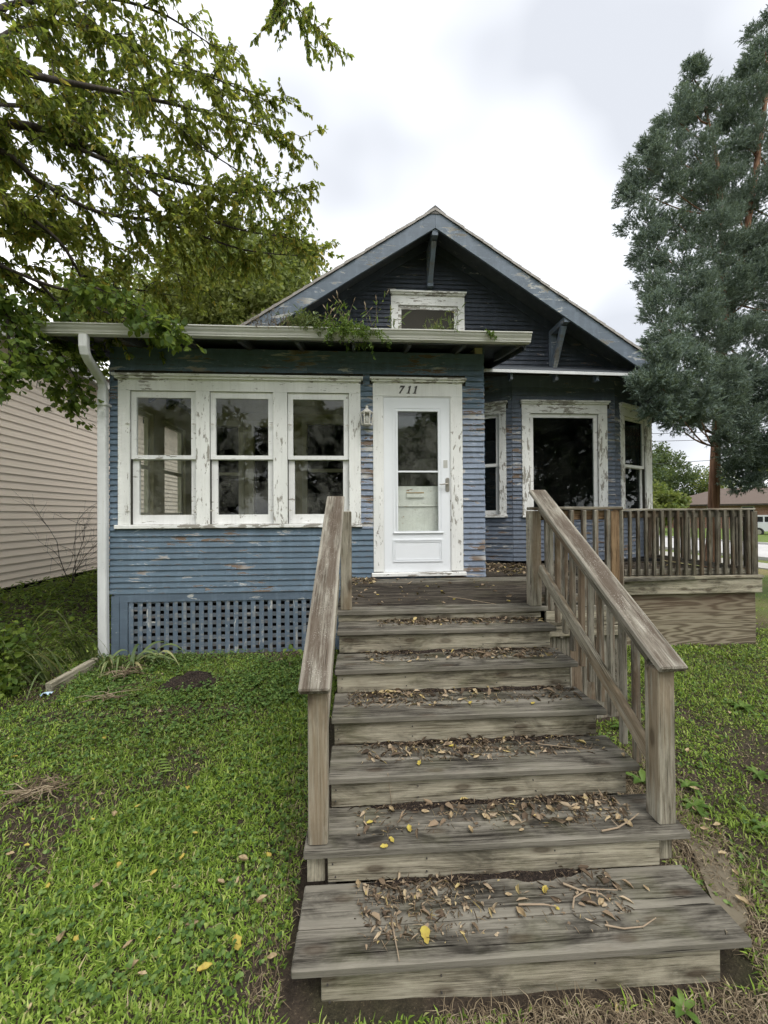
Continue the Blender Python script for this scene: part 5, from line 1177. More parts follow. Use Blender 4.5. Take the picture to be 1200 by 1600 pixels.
def blades(name, x, y, L, W, lean, mat, rg, label, seedz=None):
    n = len(x); z = gz(x, y)-0.004; a = rg.uniform(0, 2*np.pi, n); D = np.stack([np.cos(a), np.sin(a), np.zeros(n)], 1); S = np.stack([-np.sin(a), np.cos(a), np.zeros(n)], 1)
    P = np.stack([x, y, z], 1); le = lean[:, None]; L = L[:, None]; W = W[:, None]; up = np.array([0, 0, 1.0])
    m1 = P+(D*np.sin(le*0.6)+up*np.cos(le*0.6))*L*0.5; tp = m1+(D*np.sin(np.minimum(le*1.5, 1.9))+up*np.cos(np.minimum(le*1.5, 1.9)))*L*0.5
    v = np.stack([P-S*W*0.4, P+S*W*0.4, m1-S*W*0.5, m1+S*W*0.5, tp-S*W*0.06, tp+S*W*0.06], 1).reshape(-1, 3); b = np.arange(n)[:, None]*6
    F = np.concatenate([b+np.array([[0, 1, 3, 2]]), b+np.array([[2, 3, 5, 4]])])
    return tag(mknp(name, v, F, mat), label, 'grass', kind='stuff')
rg = np.random.default_rng(11)
xs, ys = [], []
for n_, x0, x1, y0, y1, dens in ((290000, -4.9, -0.25, 0.7, 5.4, 1.0), (185000, 1.65, 6.5, 0.7, 5.2, 1.0), (9000, -0.4, 1.7, 0.9, 1.52, 1.0), (30000, 5.2, 12.4, 2.5, 14, 1.0), (20000, -5.8, -3.1, 5.2, 10, 1.0)):
    x, y = scatter(n_, x0, x1, y0, y1, rg); dist = np.hypot(x, y); b = bare(x, y)
    keep = rg.random(len(x)) < (1-b)*np.clip(1.25-dist*0.13, 0.30, 1.0); xs.append(x[keep]); ys.append(y[keep])
x, y = np.concatenate(xs), np.concatenate(ys); n = len(x); dist = np.hypot(x, y)
tall = 0.65+0.5*smooth((hash_noise(x, y, 1.1)+0.3)); nearf = np.clip(1.35-dist*0.12, 0.6, 1.1)
L = rg.uniform(0.022, 0.064, n)*tall*np.where(rg.random(n) < 0.06, 1.6, 1.0); W = rg.uniform(0.0036, 0.0108, n)*np.where(dist > 6, 1.8, 1.0)
blades('grass', x, y, L, W, np.abs(rg.normal(0.95, 0.42, n)), MAT['grass'], rg, 'short uneven lawn grass growing around the stairs'); print('grass', n)
# dry straw and thatch
x, y = scatter(60000, -4.4, 6, 0.9, 5.0, rg); b = bare(x, y); k = rg.random(len(x)) < 0.07+0.5*b*(b > 0.4); x, y = x[k], y[k]; xa, ya = scatter(7000, 0.3, 1.75, 1.05, 1.54, rg); xb, yb = scatter(5000, 1.66, 2.15, 1.2, 2.9, rg); xc, yc = scatter(700, -0.5, -0.3, 1.4, 3.2, rg); x = np.concatenate([x, xa, xb, xc]); y = np.concatenate([y, ya, yb, yc]); n = len(x)
blades('dry_straw', x, y, rg.uniform(0.03, 0.11, n), rg.uniform(0.0018, 0.004, n), rg.uniform(1.1, 1.5, n), MAT['dead'], rg, 'dry straw and thatch lying on bare soil patches')
# clover and small round weeds
x, y = scatter(34000, -4.5, -0.3, 1.6, 4.85, rg); zone = 0.62*smooth((y-2.9)/0.9)*smooth((x+3.3)/0.8)*smooth((hash_noise(x*0.9, y+3, 2.3)+0.55)/0.8)+0.20; b = bare(x, y)
k = rg.random(len(x)) < zone*(1-b*0.9); x, y = x[k], y[k]
x2, y2 = scatter(7000, 1.7, 5.5, 1.4, 4.6, rg); k = rg.random(len(x2)) < 0.4*(1-bare(x2, y2)); x = np.concatenate([x, x2[k]]); y = np.concatenate([y, y2[k]]); n = len(x)
h = rg.uniform(0.015, 0.07, n); c = np.stack([x, y, gz(x, y)+h], 1); VV, FF = [], []; off = 0
a0 = rg.uniform(0, 6.28, n)
for j in range(3):
    a = a0+j*2.094; D = np.stack([np.cos(a), np.sin(a), rg.normal(0.05, 0.22, n)], 1); s_ = rg.uniform(0.012, 0.024, n)
    v, f = leaf_arrays(c, D, s_, s_*0.95, rg, 0.10, 0.05); VV.append(v); FF.append(f+off); off += len(v)
tag(mknp('clover', np.concatenate(VV), np.concatenate(FF), MAT['clover']), 'dark green clover patch in front of the lattice', 'clover', kind='stuff')
# rank undergrowth between the houses
x, y = scatter(14000, -5.7, -3.1, 4.0, 9.0, rg); k = rg.random(len(x)) < 0.05+0.75*smooth((-x-3.2)/0.4)*smooth((y-4.6)/0.8); x, y = x[k], y[k]; n = len(x)
P_ = np.stack([x, y, gz(x, y)+rg.uniform(0.0, 0.20, n)*rg.random(n)], 1); D_ = rg.normal(size=(n, 3))*np.array([1, 1, 0.5])+np.array([0, 0, 0.25]); L = rg.uniform(0.03, 0.10, n)
v, f = leaf_arrays(P_, D_, L, L*rg.uniform(0.15, 0.5, n), rg); tag(mknp('undergrowth', v, f, MAT['leaf_maple']), 'dark rank weeds between the two houses', 'weeds', kind='stuff')

# dead leaves, bits and crumbs caught on the treads, the deck and the bare soil
def litter():
    rg = np.random.default_rng(77); P_, D_, L_, W_ = [], [], [], []
    def heap(n, x0, x1, y0, y1, z, big=1.0, hgt=0.02):
        x = rg.uniform(x0, x1, n); cl = 0.5+0.5*hash_noise(x*1.3+y0*9, y0*3.0+x*0, 3.0); k = rg.random(n) < 0.06+1.1*np.clip(cl*1.5-0.35, 0, 1)**1.5; x = x[k]; n = len(x)
        y = y1-(y1-y0)*rg.random(n)**1.25; 
        P_.append(np.stack([x, y, z+rg.random(n)*hgt*(y-y0)/(y1-y0)+0.004], 1)); D_.append(rg.normal(size=(n, 3))*np.array([1, 1, 0.22])); l = (0.012+0.062*rg.random(n)**1.8)*big; L_.append(l); W_.append(l*rg.uniform(0.12, 0.55, n))
    def crumbs(n, x0, x1, y0, y1, z):
        x = rg.uniform(x0, x1, n); cl = 0.5+0.5*hash_noise(x*1.3+y0*9, y0*3.0+x*0, 3.0); k = rg.random(n) < 0.05+1.0*np.clip(cl*1.4-0.25, 0, 1); x = x[k]; n = len(x); y = y1-(y1-y0)*rg.random(n)**1.5
        P_.append(np.stack([x, y, z+0.004+rg.random(n)*0.016*(y-y0)/(y1-y0)], 1)); D_.append(rg.normal(size=(n, 3))*np.array([1, 1, 0.3])); l = rg.uniform(0.006, 0.06, n)**1.0; L_.append(l); W_.append(np.where(l > 0.025, rg.uniform(0.001, 0.0035, n), l*rg.uniform(0.2, 0.7, n)))
    rngs = [(0.0, 1.25), (0.0, 1.45), (0.0, 1.5), (-0.05, 1.5), (0.05, 1.55), (0.15, 1.55)]
    for i, (y, z, x0, x1) in enumerate(NOSE): heap(620 if i < 4 else 480, rngs[i][0], rngs[i][1], y+(0.10 if i < 2 else 0.13), ynext[i]+0.015, z); crumbs(1300, rngs[i][0]-0.03, rngs[i][1]-0.05, y+(0.07 if i < 2 else 0.11), ynext[i]+0.02, z)
    heap(420, -0.15, 0.18, 4.45, 4.82, ZD); heap(350, -0.15, 1.5, 3.4, 4.75, ZD, 1.0, 0.004); heap(1500, 1.65, 2.6, 4.9, 6.1, ZD, 1.2, 0.015); heap(400, 2.5, 5.0, 4.8, 6.0, ZD, 1.1, 0.006)
    P, D, L, W = np.concatenate(P_), np.concatenate(D_), np.concatenate(L_), np.concatenate(W_)
    # on bare ground
    x, y = scatter(14000, -4.2, 5.5, 0.9, 4.8, rg); k = rg.random(len(x)) < 0.04+0.6*bare(x, y)**2; x, y = x[k], y[k]; n = len(x)
    P = np.concatenate([P, np.stack([x, y, gz(x, y)+0.006], 1)]); D = np.concatenate([D, rg.normal(size=(n, 3))*np.array([1, 1, 0.15])]); l = rg.uniform(0.012, 0.05, n); L = np.concatenate([L, l]); W = np.concatenate([W, l*rg.uniform(0.15, 0.6, n)])
    v, f = leaf_arrays(P, D, L, W, rg, 0.3, 0.25); tag(mknp('leaf_litter', v, f, MAT['litter']), 'brown leaf litter and crumbs gathered on treads, deck and bare soil', 'leaf litter', kind='stuff')
litter()
def mould():
    rg = np.random.default_rng(8); V, F = [], []
    for i, (y, z, x0, x1) in enumerate(NOSE):
        xa, xb = [(0.02, 1.15), (0.05, 1.35), (0.02, 1.4), (-0.02, 1.4), (0.1, 1.4), (0.2, 1.4)][i]; ye = ynext[i]+0.022; nx = 46; ny = 5; b = len(V); ph = rg.uniform(0, 9)
        for a in range(nx+1):
            x = xa+(xb-xa)*a/nx; edge = min(1, a/5, (nx-a)/5); w_ = (0.024+0.012*math.sin(x*5+ph)+0.010*math.sin(x*17+ph*2)+rg.uniform(-.006, .006))*edge+0.003
            for c in range(ny+1):
                t = c/ny; hh = 0.016*edge*(1-t)**0.7*(0.6+0.4*math.sin(x*23+c+ph))+rg.uniform(0, 0.003); V.append((x+rg.uniform(-.003, .003), ye-w_*t, z+(hh+0.0015 if c < ny else -0.002)))
        for a in range(nx):
            for c in range(ny): q = b+a*(ny+1)+c; F.append([q, q+1, q+ny+2, q+ny+1])
    tag(mk('leaf_mould', V, F, MAT['soil'], smooth=True), 'dark rotted leaf mould at the back of the treads', 'leaf mould', kind='stuff')
mould()

# single fallen leaves
def leaf_mesh(name, L, W, curl, mat, seed):
    rg = random.Random(seed); V, F = [], []; nu, nv = 6, 2
    for i in range(nu+1):
        t = i/nu; wd = W*math.sin(math.pi*min(1, t*0.93+0.05))**0.8*(1-0.25*t)
        for j in range(-nv, nv+1):
            s_ = j/nv; V.append(((t-0.5)*L, s_*wd/2*(1+rg.uniform(-.35, .30)), curl*L*(s_*s_*0.6*wd/W+(t-0.5)**2*1.2)+rg.uniform(0, 0.0015)))
    m_ = 2*nv+1
    for i in range(nu):
        for j in range(2*nv): a = i*m_+j; F.append([a, a+1, a+m_+1, a+m_])
    me = bpy.data.meshes.new(name); me.from_pydata(V, [], F); me.materials.append(mat); me.update(); me.polygons.foreach_set('use_smooth', [True]*len(me.polygons)); return me
YL = [leaf_mesh('fallen_leaf', 0.062, 0.038, c, MAT['yellow'], i) for i, c in enumerate((0.12, 0.3, 0.45))]
TL = [leaf_mesh('fallen_leaf', 0.060, 0.034, c, MAT['tanleaf'], 9+i) for i, c in enumerate((0.25, 0.5, 0.7))]
def drop(px, py, kind, label, group=None, s=1.0, lift=0.0, rot=None):
    p = hit(px, py); lawn = p.z < 0.32 and bool(free(np.array(p.x), np.array(p.y)))
    rg = random.Random(int(px*7+py)); me = (YL if kind == 'y' else TL)[rg.randrange(3)]
    o = bpy.data.objects.new('fallen_leaf', me)
    M = Matrix.Translation(p+Vector((0, 0, (0.035 if lawn else 0.006)+lift))) @ Matrix.Rotation(rot if rot is not None else rg.uniform(0, 6.28), 4, 'Z') @ Matrix.Rotation(rg.uniform(-.25, .25), 4, 'X') @ Matrix.Scale(s*rg.uniform(0.65, 1.2), 4)
    place(o, M); tag(o, label, 'leaf', group)
def TN(px, py):
    z = hit(px, py).z
    return 'dark deck boards' if z > 1.1 else ['bottom', 'second', 'third', 'fourth', 'fifth', 'top'][max(0, min(5, int(round(z/0.178))-1))]+' tread'
drop(665, 1464, 'y', 'bright curled yellow leaf alone on the bottom tread', None, 1.15)
drop(370, 1487, 'y', 'large flat yellow leaf on the grass near the bottom step', None, 1.0)
drop(320, 1528, 'y', 'pointed yellow leaf standing in grass at the lower lawn edge', None, 1.0)
drop(222, 1535, 't', 'yellow-brown leaf pair on the lower lawn, first of two', 'leaf pair on the lower lawn', 1.0); drop(208, 1524, 't', 'greyish curled leaf of the pair on the lower lawn', 'leaf pair on the lower lawn', 1.1)
drop(707, 1167, 'y', 'yellow leaf with raised edges on the litter of the third tread', None, 0.9)
drop(640, 1297, 'y', 'yellow leaf lying in the twig heap of the wide second tread', None, 0.8)
for px, py in ((578, 1288), (612, 1315), (600, 1325), (655, 1195), (852, 1393), (870, 1420), (833, 1100), (928, 1090), (735, 1100), (710, 938), (795, 940), (590, 930), (690, 925), (745, 918), (668, 917)): drop(px, py, 'y', 'small yellow leaf scrap on the '+TN(px, py), 'yellow leaf scraps on the steps', 0.62)
for px, py in ((285, 1350), (292, 1240), (185, 1362), (145, 1290), (215, 1268), (75, 1395), (250, 1480), (305, 1312), (180, 1280), (240, 1375), (120, 1480), (42, 1330), (22, 1190), (162, 1160), (285, 1126), (420, 1345)): drop(px, py, 'y', 'small yellow leaf fallen on the lawn beside the stairs', 'yellow leaves on the lawn', 0.7)
for px, py in ((45, 1590), (178, 1282), (16, 1345), (95, 1480), (200, 1490), (345, 1390), (370, 1388), (300, 1455), (425, 1510), (380, 1355), (152, 1395), (410, 1420), (275, 1400)): drop(px, py, 't', 'tan withered leaf fallen on the lawn beside the stairs', 'tan leaves on the lawn', 0.85)
for px, py in ((612, 1268), (590, 1252), (665, 1270), (705, 1275), (735, 1300), (760, 1280), (890, 1285), (965, 1280), (982, 1290), (770, 1260), (815, 1300), (700, 1410), (730, 1405), (770, 1425), (795, 1400), (815, 1430), (940, 1415), (1010, 1390), (560, 1385), (640, 1180), (690, 1178), (745, 1185), (830, 1178), (975, 1183), (900, 1265), (860, 1268), (680, 1100), (720, 1095), (780, 1098), (640, 1035), (700, 1030), (770, 1030), (680, 974), (740, 976), (800, 972)): drop(px, py, 't', 'curled tan leaf in the litter on the '+TN(px, py), 'tan leaves on the treads', 0.75)
for px, py in ((1085, 1272), (1105, 1290), (1120, 1298), (1100, 1305), (1130, 1345), (1085, 1240), (1150, 1375), (1160, 1420), (1075, 1180), (1140, 1120), (1120, 1160), (1165, 1480)): drop(px, py, 't', 'withered leaf on the bare soil beside the right post', 'withered leaves beside the right post', 0.95)
drop(1122, 1312, 'y', 'pale yellow leaf on the bare soil by the right stair post', None, 0.8)
def twig_obj(pts, r0, label, group='twigs on the steps', fork=None):
    f = MB(); P3 = [hit(*p)+Vector((0, 0, 0.010+0.008*random.random())) for p in pts]; f.tube(P3, np.linspace(r0, r0*0.5, len(P3)), 5)
    if fork:
        P4 = [hit(*p)+Vector((0, 0, 0.016)) for p in fork]; f.tube(P4, np.linspace(r0*0.7, r0*0.35, len(P4)), 5)
    tag(f.build('twig', MAT['twig']), label, 'twig', group)
twig_obj([(880, 1384), (905, 1395), (940, 1402), (953, 1413)], 0.006, 'forked pale twig at the back of the bottom tread', fork=[(895, 1425), (897, 1408), (920, 1394), (965, 1396)])
twig_obj([(810, 1417), (850, 1419), (870, 1421)], 0.005, 'straight pale twig left of the forked one on the bottom tread')
twig_obj([(612, 1440), (617, 1470), (624, 1508)], 0.004, 'thin dark stick pointing forward on the bottom tread')
twig_obj([(945, 1450), (975, 1456), (1005, 1453), (1025, 1440)], 0.004, 'curved green-tan stem near the free end of the bottom tread')
twig_obj([(940, 1303), (965, 1298), (985, 1285), (998, 1276)], 0.005, 'forked twig by the right post on the second tread', fork=[(968, 1298), (955, 1285)])
twig_obj([(840, 1165), (880, 1170), (930, 1176)], 0.003, 'thin pale twig lying across the third tread')
twig_obj([(606, 1212), (612, 1260), (620, 1330), (623, 1400)], 0.0022, 'long thin grass stem hanging down over the steps')
twig_obj([(700, 934), (735, 940), (775, 946)], 0.004, 'thin twig lying on the dark deck boards')
twig_obj([(585, 1035), (600, 1040), (620, 1046)], 0.004, 'short twig on the fifth tread')

# soil heap, timber edging, litter scrap, old slab
def mound(name, label, px, py, rx, ry, h, mat, seed, kind=None):
    rg = np.random.default_rng(seed); c = hit(px, py); V, F = [], []; nr, na = 7, 22
    for i in range(nr+1):
        for a in range(na):
            t = 2*math.pi*a/na; r_ = i/nr*(1+0.18*math.sin(3*t+seed)+0.1*math.sin(7*t)); x = c.x+rx*r_*math.cos(t); y = c.y+ry*r_*math.sin(t)
            V.append((x, y, float(gz(x, y))+h*max(0, 1-(i/nr)**2)+rg.uniform(-0.012, 0.016)*(i < nr)-(0.02 if i == nr else 0)))
    for i in range(nr):
        for a in range(na): q = i*na; F.append([q+a, q+(a+1) % na, q+na+(a+1) % na, q+na+a])
    return tag(mk(name, V, F, mat, smooth=False), label, 'soil', None)
mound('soil_heap', 'dark heap of freshly dug soil in front of the lattice', 300, 1066, 0.30, 0.20, 0.07, MAT['soil'], 3)
a, b_ = hit(76, 1083), hit(150, 1042)
tag(plank('edging_timber', None, MAT['riser'], a+Vector((0, 0, 0.04)), b_+Vector((0, 0, 0.05)), 0.07, 0.11), 'weathered timber bed edging near the downspout foot', 'timber')
c = hit(72, 1088)
f = MB(); V = [(random.uniform(-.004, .004)+i*0.022-0.045, random.uniform(-.004, .004)+j*0.02-0.03, random.uniform(0.012, 0.045)) for i in range(5) for j in range(4)]; f.add(V, [[i*4+j, i*4+j+1, i*4+j+5, i*4+j+4] for i in range(4) for j in range(3)])
tag(f.build('wrapper', MAT['paper'], None, Matrix.Translation(c)), 'crumpled pale blue wrapper at the end of the timber edging', 'wrapper')
f = MB(); P0 = [hit(1075, 1312), hit(1120, 1320), hit(1150, 1372), hit(1170, 1440), hit(1135, 1462), hit(1100, 1380)]
n = len(P0); f.add([tuple(p+Vector((0, 0, 0.012))) for p in P0]+[tuple(p-Vector((0, 0, 0.05))) for p in P0], [list(range(n))[::-1]]+[[i, (i+1) % n, (i+1) % n+n, i+n] for i in range(n)])
tag(f.build('concrete_slab', MAT['slab']), 'old mossy concrete slab beside the bottom steps', 'slab')

# ------------------------------------------------------------------ single plants
def rosette(px, py, label, n, L, W, mat, group=None, up=0.35, name='broadleaf_weed', seed=0, lift=0.0, at=None):
    rg = np.random.default_rng(seed+int(px)); c = np.array(at if at is not None else hit(px, py)); t = thing(name, label, 'plant', c, group); VV, FF, off = [], [], 0
    for k in range(n):
        a = k*2.4+rg.uniform(-.3, .3); l = L*rg.uniform(0.6, 1.1); wv = W*rg.uniform(0.7, 1.1); el = up*rg.uniform(0.6, 1.5)
        for i in range(6):
            u_ = i/5; r_ = l*u_; zz = r_*el-1.1*el*r_*r_/l*0.75; wd = wv*math.sin(math.pi*min(0.97, 0.10+u_*0.88))
            for s_ in (-1, 0, 1): VV.append((c[0]+math.cos(a)*r_-math.sin(a)*wd*s_/2, c[1]+math.sin(a)*r_+math.cos(a)*wd*s_/2, c[2]+0.012+lift+zz+abs(s_)*wd*0.18))
        for i in range(5):
            for s_ in range(2): q = off+i*3+s_; FF.append([q, q+1, q+4, q+3])
        off += 18
    mk('leaves', VV, FF, mat, t, smooth=True); return t
rosette(1085, 1262, 'leafy green weed at the foot of the right stair post', 9, 0.11, 0.04, MAT['weed'], None, 0.5)
rosette(1075, 1232, 'low broadleaf weed just behind the right stair post', 7, 0.09, 0.035, MAT['weed'], None, 0.6)
rosette(1160, 1108, 'large pale dandelion rosette on the lawn behind the right post', 10, 0.13, 0.04, MAT['weed'], None, 0.55)
rosette(1185, 1215, 'dandelion rosette at the lawn margin, lower of two', 9, 0.12, 0.035, MAT['weed'], None, 0.6)
rosette(1068, 1585, 'small dock weed in front of the bottom step', 5, 0.07, 0.03, MAT['weed'], None, 0.8)
rosette(1195, 1300, 'tufted weed at the frame edge beside the old slab', 8, 0.11, 0.032, MAT['weed'], None, 0.6)
rosette(975, 1140, 'weed growing in the gap beside the fourth riser', 8, 0.13, 0.04, MAT['weed'], None, 0.7)
rosette(1005, 1225, 'weed growing in the gap beside the third riser', 6, 0.14, 0.05, MAT['weed'], None, 0.6)
for px, py, lb in ((90, 1545, 'pale broadleaf weed low on the lawn near the frame corner'), (335, 1470, 'small flat weed between two yellow leaves on the lawn'), (440, 1160, 'flat weed in the clover beside the left stair rail')): rosette(px, py, lb, 5, 0.055, 0.028, MAT['weed'], None, 0.35, lift=0.02)
# ailanthus-like leaflet row on the lawn
tl = thing('fallen_frond', 'pale green fallen frond with paired leaflets on the lawn', 'leaf', hit(262, 1205)); f = MB()
for k in range(5):
    c = hit(252+k*2, 1198+k*4.5)+Vector((0, 0, 0.05)); f.add([tuple(c+Vector(v)) for v in ((-0.05, -0.006, 0), (0.0, -0.011, 0.004), (0.055, 0, 0.002), (0.0, 0.010, 0.006))], [[0, 1, 2, 3]])
f.build('leaflets', MAT['leaf_bright'], tl)
# young tree shoot by the lattice
sp = hit(452, 1045); t = thing('seedling', 'lime green seedling shoot against the lattice near the left rail', 'plant', sp); f = MB(); f.tube([sp, sp+Vector((0.01, 0, 0.1)), sp+Vector((-0.01, 0, 0.2))], [0.004, 0.003, 0.002], 5); f.build('stem', MAT['twig'], t)
rg = np.random.default_rng(4); P_ = np.array(sp)+rg.normal(size=(14, 3))*np.array([0.07, 0.04, 0.035])+np.array([0.02, 0, 0.17]); v, f_ = leaf_arrays(P_, rg.normal(size=(14, 3))*0.8+np.array([0, -0.3, 0]), rg.uniform(0.06, 0.09, 14), rg.uniform(0.045, 0.065, 14), rg); mknp('leaves', v, f_, MAT['leaf_bright'], t)
# iris clumps: long folded blades
def iris(px, py, label, n, L, dirx, diry, spread, seed, W=0.028, upf=0.6):
    rg = np.random.default_rng(seed); c = np.array(hit(px, py)); t = thing('iris_clump', label, 'plant', c, 'iris clumps by the downspout'); VV, FF = [], []
    for k in range(n):
        b = c+np.array([rg.normal()*spread, rg.normal()*spread*0.6, 0]); b[2] = float(gz(b[0], b[1])); d = np.array([dirx, diry, 0])+rg.normal(size=3)*np.array([0.35, 0.3, 0]); d[2] = 0; d /= np.linalg.norm(d); s_ = np.array([-d[1], d[0], 0]); l = L*rg.uniform(0.6, 1.15); up = upf*rg.uniform(0.5, 1.5); o = len(VV)
        for i in range(8):
            u_ = i/7; p = b+d*l*u_*0.95; p[2] = float(gz(p[0], p[1]))+up*l*(u_-0.95*u_*u_)+0.03; wd = W*(1-u_**2.2)*rg.uniform(0.9, 1.1)+0.002
            tilt = np.array([0, 0, wd*0.6]); VV += [tuple(p-s_*wd/2-tilt*0.3), tuple(p+s_*wd/2+tilt*0.5)]
        for i in range(7): FF.append([o+i*2, o+i*2+1, o+i*2+3, o+i*2+2])
    mk('blades', VV, FF, MAT['iris'], t, smooth=True)
iris(140, 1035, 'iris clump whose long blades lie towards the neighbour wall', 34, 0.55, -0.9, -0.35, 0.10, 1, upf=2.6)
iris(80, 1060, 'second flattened iris clump at the timber edging', 30, 0.55, -0.95, -0.2, 0.14, 2, upf=2.4)
iris(168, 1045, 'short upright iris fan at the foot of the downspout', 14, 0.26, -0.05, -0.3, 0.04, 3, upf=2.2)
iris(215, 1040, 'iris tuft leaning over the lattice bottom', 16, 0.42, 0.55, -0.25, 0.09, 4, upf=1.2)
iris(30, 1020, 'dark iris clump under the leafy bush', 26, 0.5, -0.8, -0.4, 0.14, 5, upf=2.2)
# dead stem bundle
def stems(px, py, label, n, L, seed, name='dead_stems', arch=0.5):
    rg = np.random.default_rng(seed); c = hit(px, py); f = MB()
    for k in range(n):
        a = rg.uniform(0, 6.28); l = L*rg.uniform(0.4, 1.1); d = Vector((math.cos(a), math.sin(a)*0.8, 0)); b = c+Vector((rg.normal()*0.06, rg.normal()*0.05, 0.05)); pts = [b+d*l*u_+Vector((rg.normal()*0.01, rg.normal()*0.01, arch*l*(u_-u_*u_)+0.03)) for u_ in (0, 0.3, 0.6, 1.0)]; f.tube(pts, [0.0035, 0.003, 0.0025, 0.0015], 4, cap=False)
    tag(f.build(name, MAT['dead']), label, 'dead stems')
stems(195, 1062, 'pale tangle of dead stems and roots beside the downspout', 46, 0.26, 1)
stems(175, 1100, 'sparse dead stems sprawling over the lawn below the downspout', 22, 0.30, 2, arch=0.25)
stems(60, 1250, 'flattened straw clump on the lawn at the left', 60, 0.24, 3, arch=0.2)
# leafy bush at the frame edge, bare twig shrub
def bush(px, py, Y, label, r_, h, n, L, mat, seed, wfac=0.7):
    rg = np.random.default_rng(seed); c = un(px, py, Y); zb = float(gz(c.x, c.y)); t = thing('leafy_bush', label, 'bush', (c.x, c.y, zb)); wood = MB(); LPs, LDs = [], []
    for k in range(16):
        d = rg.normal(size=3)*np.array([r_, r_, 0]); tip = np.array([c.x, c.y, zb])+d*0.7+np.array([0, 0, h*rg.uniform(0.6, 1.0)]); wood.tube([(c.x, c.y, zb), (c.x+d[0]*0.3, c.y+d[1]*0.3, zb+h*0.5), tip], [0.008, 0.006, 0.002], 4, cap=False)
        m_ = n//16; f_ = rg.random((m_, 1))**0.6; p = np.array([c.x, c.y, zb])+(tip-np.array([c.x, c.y, zb]))*f_+rg.normal(size=(m_, 3))*0.07; LPs.append(p); LDs.append(rg.normal(size=(m_, 3))*0.6+np.array([0, 0, -0.3]))
    wood.build('stems', MAT['bark'], t); P_, D_ = np.concatenate(LPs), np.concatenate(LDs); n = len(P_); L = L*rg.uniform(0.6, 1.2, n); v, f_ = leaf_arrays(P_, D_, L, L*wfac, rg); mknp('leaves', v, f_, mat, t)
bush(8, 1000, 4.3, 'dark leafy bush at the frame edge before the beige wall', 0.22, 0.56, 620, 0.075, MAT['leaf_maple'], 3, 0.75)
bush(-10, 1080, 3.9, 'lower leafy clump under the dark bush', 0.25, 0.26, 320, 0.07, MAT['leaf_maple'], 4, 0.75)
rg = np.random.default_rng(6); c = un(112, 880, 7.4); c.z = float(gz(c.x, c.y)); t = thing('bare_shrub', 'leafless dark twiggy shrub against the beige siding', 'shrub', c); f = MB()
def sprig(p, d, L, r_, lv):
    q = [p]; 
    for i in range(4): d = d+rg.normal(size=3)*0.13; d = d/np.linalg.norm(d); q.append(q[-1]+d*L/4)
    f.tube(q, np.linspace(r_, r_*0.35, 5), 4, cap=False)
    if lv < 2:
        for k in range(5): i = rg.integers(1, 5); sprig(q[i], d+rg.normal(size=3)*0.55, L*0.5, r_*0.5, lv+1)
for k in range(4): sprig(np.array(c), np.array([rg.normal()*0.2, rg.normal()*0.2, 1.0]), 1.15, 0.009, 0)
f.build('twigs', MAT['bark'], t)
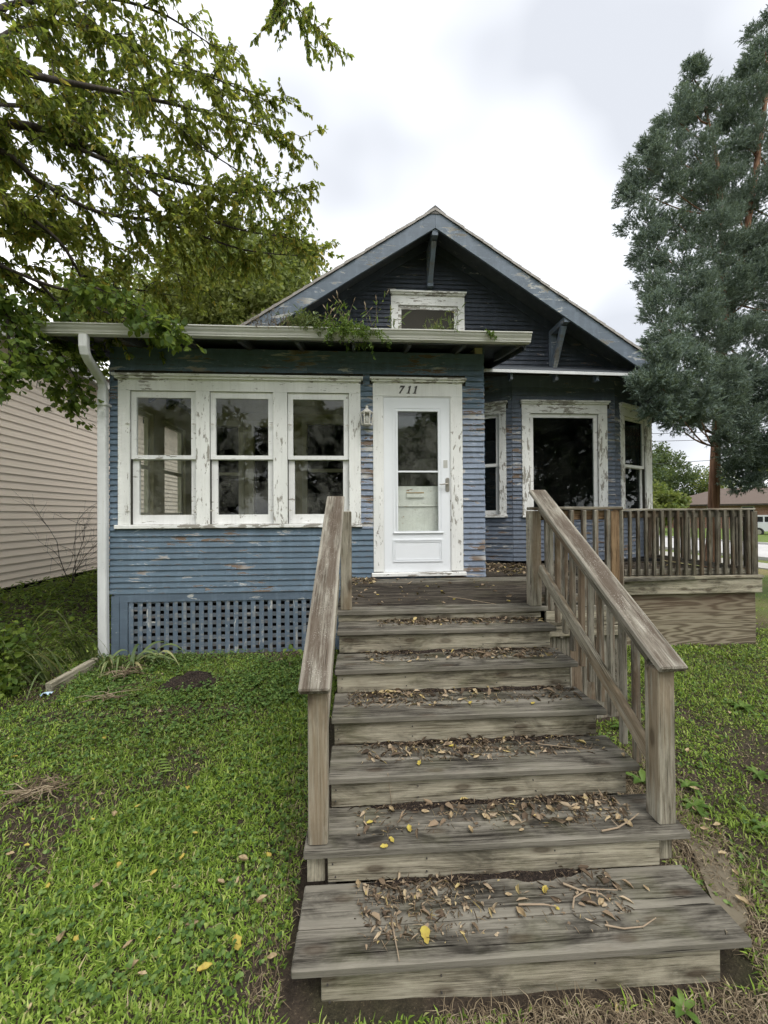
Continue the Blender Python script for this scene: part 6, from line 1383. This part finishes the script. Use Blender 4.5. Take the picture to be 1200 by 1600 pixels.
# weeds rooted in the gutter and on the porch roof
def gutter_weed(px, kind, h, label, seed, spread=0.06, n=30, drop_=0.0):
    rg = np.random.default_rng(seed); p = un(px, 508, 4.35); b = np.array([p.x, 4.345, 4.045]); t = thing('gutter_weed', label, 'weed', b, 'weeds in the gutter'); stem = MB(); LPs, LDs, Ls, Ws = [], [], [], []
    if kind == 'fern':
        for k in range(n):
            d = rg.normal(size=3)*np.array([1.0, 0.7, 0.5])+np.array([0, -0.15, 0.45]); d /= np.linalg.norm(d); L = h*rg.uniform(0.6, 1.2); q = [b+np.array([rg.normal()*spread, rg.normal()*0.03, 0])]
            for i in range(5): d = d+np.array([0, 0, -0.22-drop_])+rg.normal(size=3)*0.05; d /= np.linalg.norm(d); q.append(q[-1]+d*L/5)
            stem.tube(q, np.linspace(0.002, 0.001, 6), 3, cap=False); q = np.array(q)
            for i in range(20):
                u_ = rg.uniform(0.2, 1)*5; j = min(int(u_), 4); a = q[j]+(q[j+1]-q[j])*(u_-j); LPs.append(a); LDs.append(d*0.5+rg.normal(size=3)*0.8); Ls.append(rg.uniform(0.02, 0.045)); Ws.append(rg.uniform(0.007, 0.016))
    else:
        for k in range(n):
            d = np.array([rg.normal()*0.28, rg.normal()*0.2, 1.0]); d /= np.linalg.norm(d); L = h*rg.uniform(0.45, 1.05); q = [b+np.array([rg.normal()*spread, rg.normal()*0.03, -0.02])]
            for i in range(5): d = d+rg.normal(size=3)*0.10+np.array([0, 0, -0.05*i*0.5]); d /= np.linalg.norm(d); q.append(q[-1]+d*L/5)
            stem.tube(q, np.linspace(0.0025, 0.001, 6), 4, cap=False); q = np.array(q)
            if kind == 'seed': stem.tube([q[-1], q[-1]+d*0.03, q[-1]+d*0.06], [0.002, 0.007, 0.002], 5)
            for i in range(5 if kind == 'seed' else 9):
                u_ = rg.uniform(0.1, 0.95)*5; j = min(int(u_), 4); a = q[j]+(q[j+1]-q[j])*(u_-j); LPs.append(a); LDs.append(d*0.4+rg.normal(size=3)*0.7+np.array([0, 0, -0.1])); l = rg.uniform(0.04, 0.10) if kind != 'dry' else rg.uniform(0.02, 0.05); Ls.append(l); Ws.append(l*rg.uniform(0.12, 0.25))
    stem.build('stems', MAT['dead'] if kind in ('seed', 'dry') else MAT['weed'], t)
    v, f_ = leaf_arrays(np.array(LPs), np.array(LDs), np.array(Ls), np.array(Ws), rg); mknp('leaves', v, f_, MAT['dead'] if kind == 'dry' else (MAT['iris'] if kind == 'grass' else MAT['weed']), t)
gutter_weed(553, 'fern', 0.25, 'bright feathery green weed spilling over the gutter', 1, 0.13, 110, 0.06)
gutter_weed(520, 'fern', 0.15, 'smaller feathery weed beside the bright one in the gutter', 2, 0.08, 34)
gutter_weed(475, 'grass', 0.26, 'drooping grassy weed under the left rake end', 3, 0.12, 46)
gutter_weed(440, 'dry', 0.26, 'dry twiggy stalks on the gutter below the left rake', 4, 0.14, 22)
gutter_weed(405, 'dry', 0.24, 'sparse dry stalks where the left rake meets the porch roof', 5, 0.08, 12)
gutter_weed(510, 'seed', 0.40, 'tall foxtail stalks in the gutter against the dark gable', 6, 0.05, 7)
gutter_weed(545, 'seed', 0.46, 'tallest leafy foxtail stalks above the feathery weed', 7, 0.07, 9)
gutter_weed(585, 'seed', 0.42, 'thin foxtail stalks just left of the attic window', 8, 0.03, 4)
gutter_weed(618, 'grass', 0.40, 'slender green stalk at the left side of the attic window', 9, 0.02, 3)
gutter_weed(682, 'grass', 0.22, 'short curling green sprig before the attic window glass', 10, 0.07, 7)
gutter_weed(707, 'grass', 0.44, 'tall green stalk at the right side of the attic window', 11, 0.025, 6)
gutter_weed(762, 'fern', 0.10, 'tiny fern tuft near the gutter end', 12, 0.03, 12, 0.25)
rg = np.random.default_rng(9); n = 900; x = rg.uniform(-3.3, 0.6, n); y = rg.uniform(4.36, 4.8, n); P_ = np.stack([x, y, roofz(y)+0.01+rg.random(n)*0.02], 1); l = rg.uniform(0.02, 0.05, n); v, f_ = leaf_arrays(P_, rg.normal(size=(n, 3))*np.array([1, 1, 0.3]), l, l*0.4, rg); tag(mknp('roof_litter', v, f_, MAT['litter']), 'dead leaves piled along the porch roof edge behind the gutter', 'leaf litter', kind='stuff')

print('siding boards', NB[0])
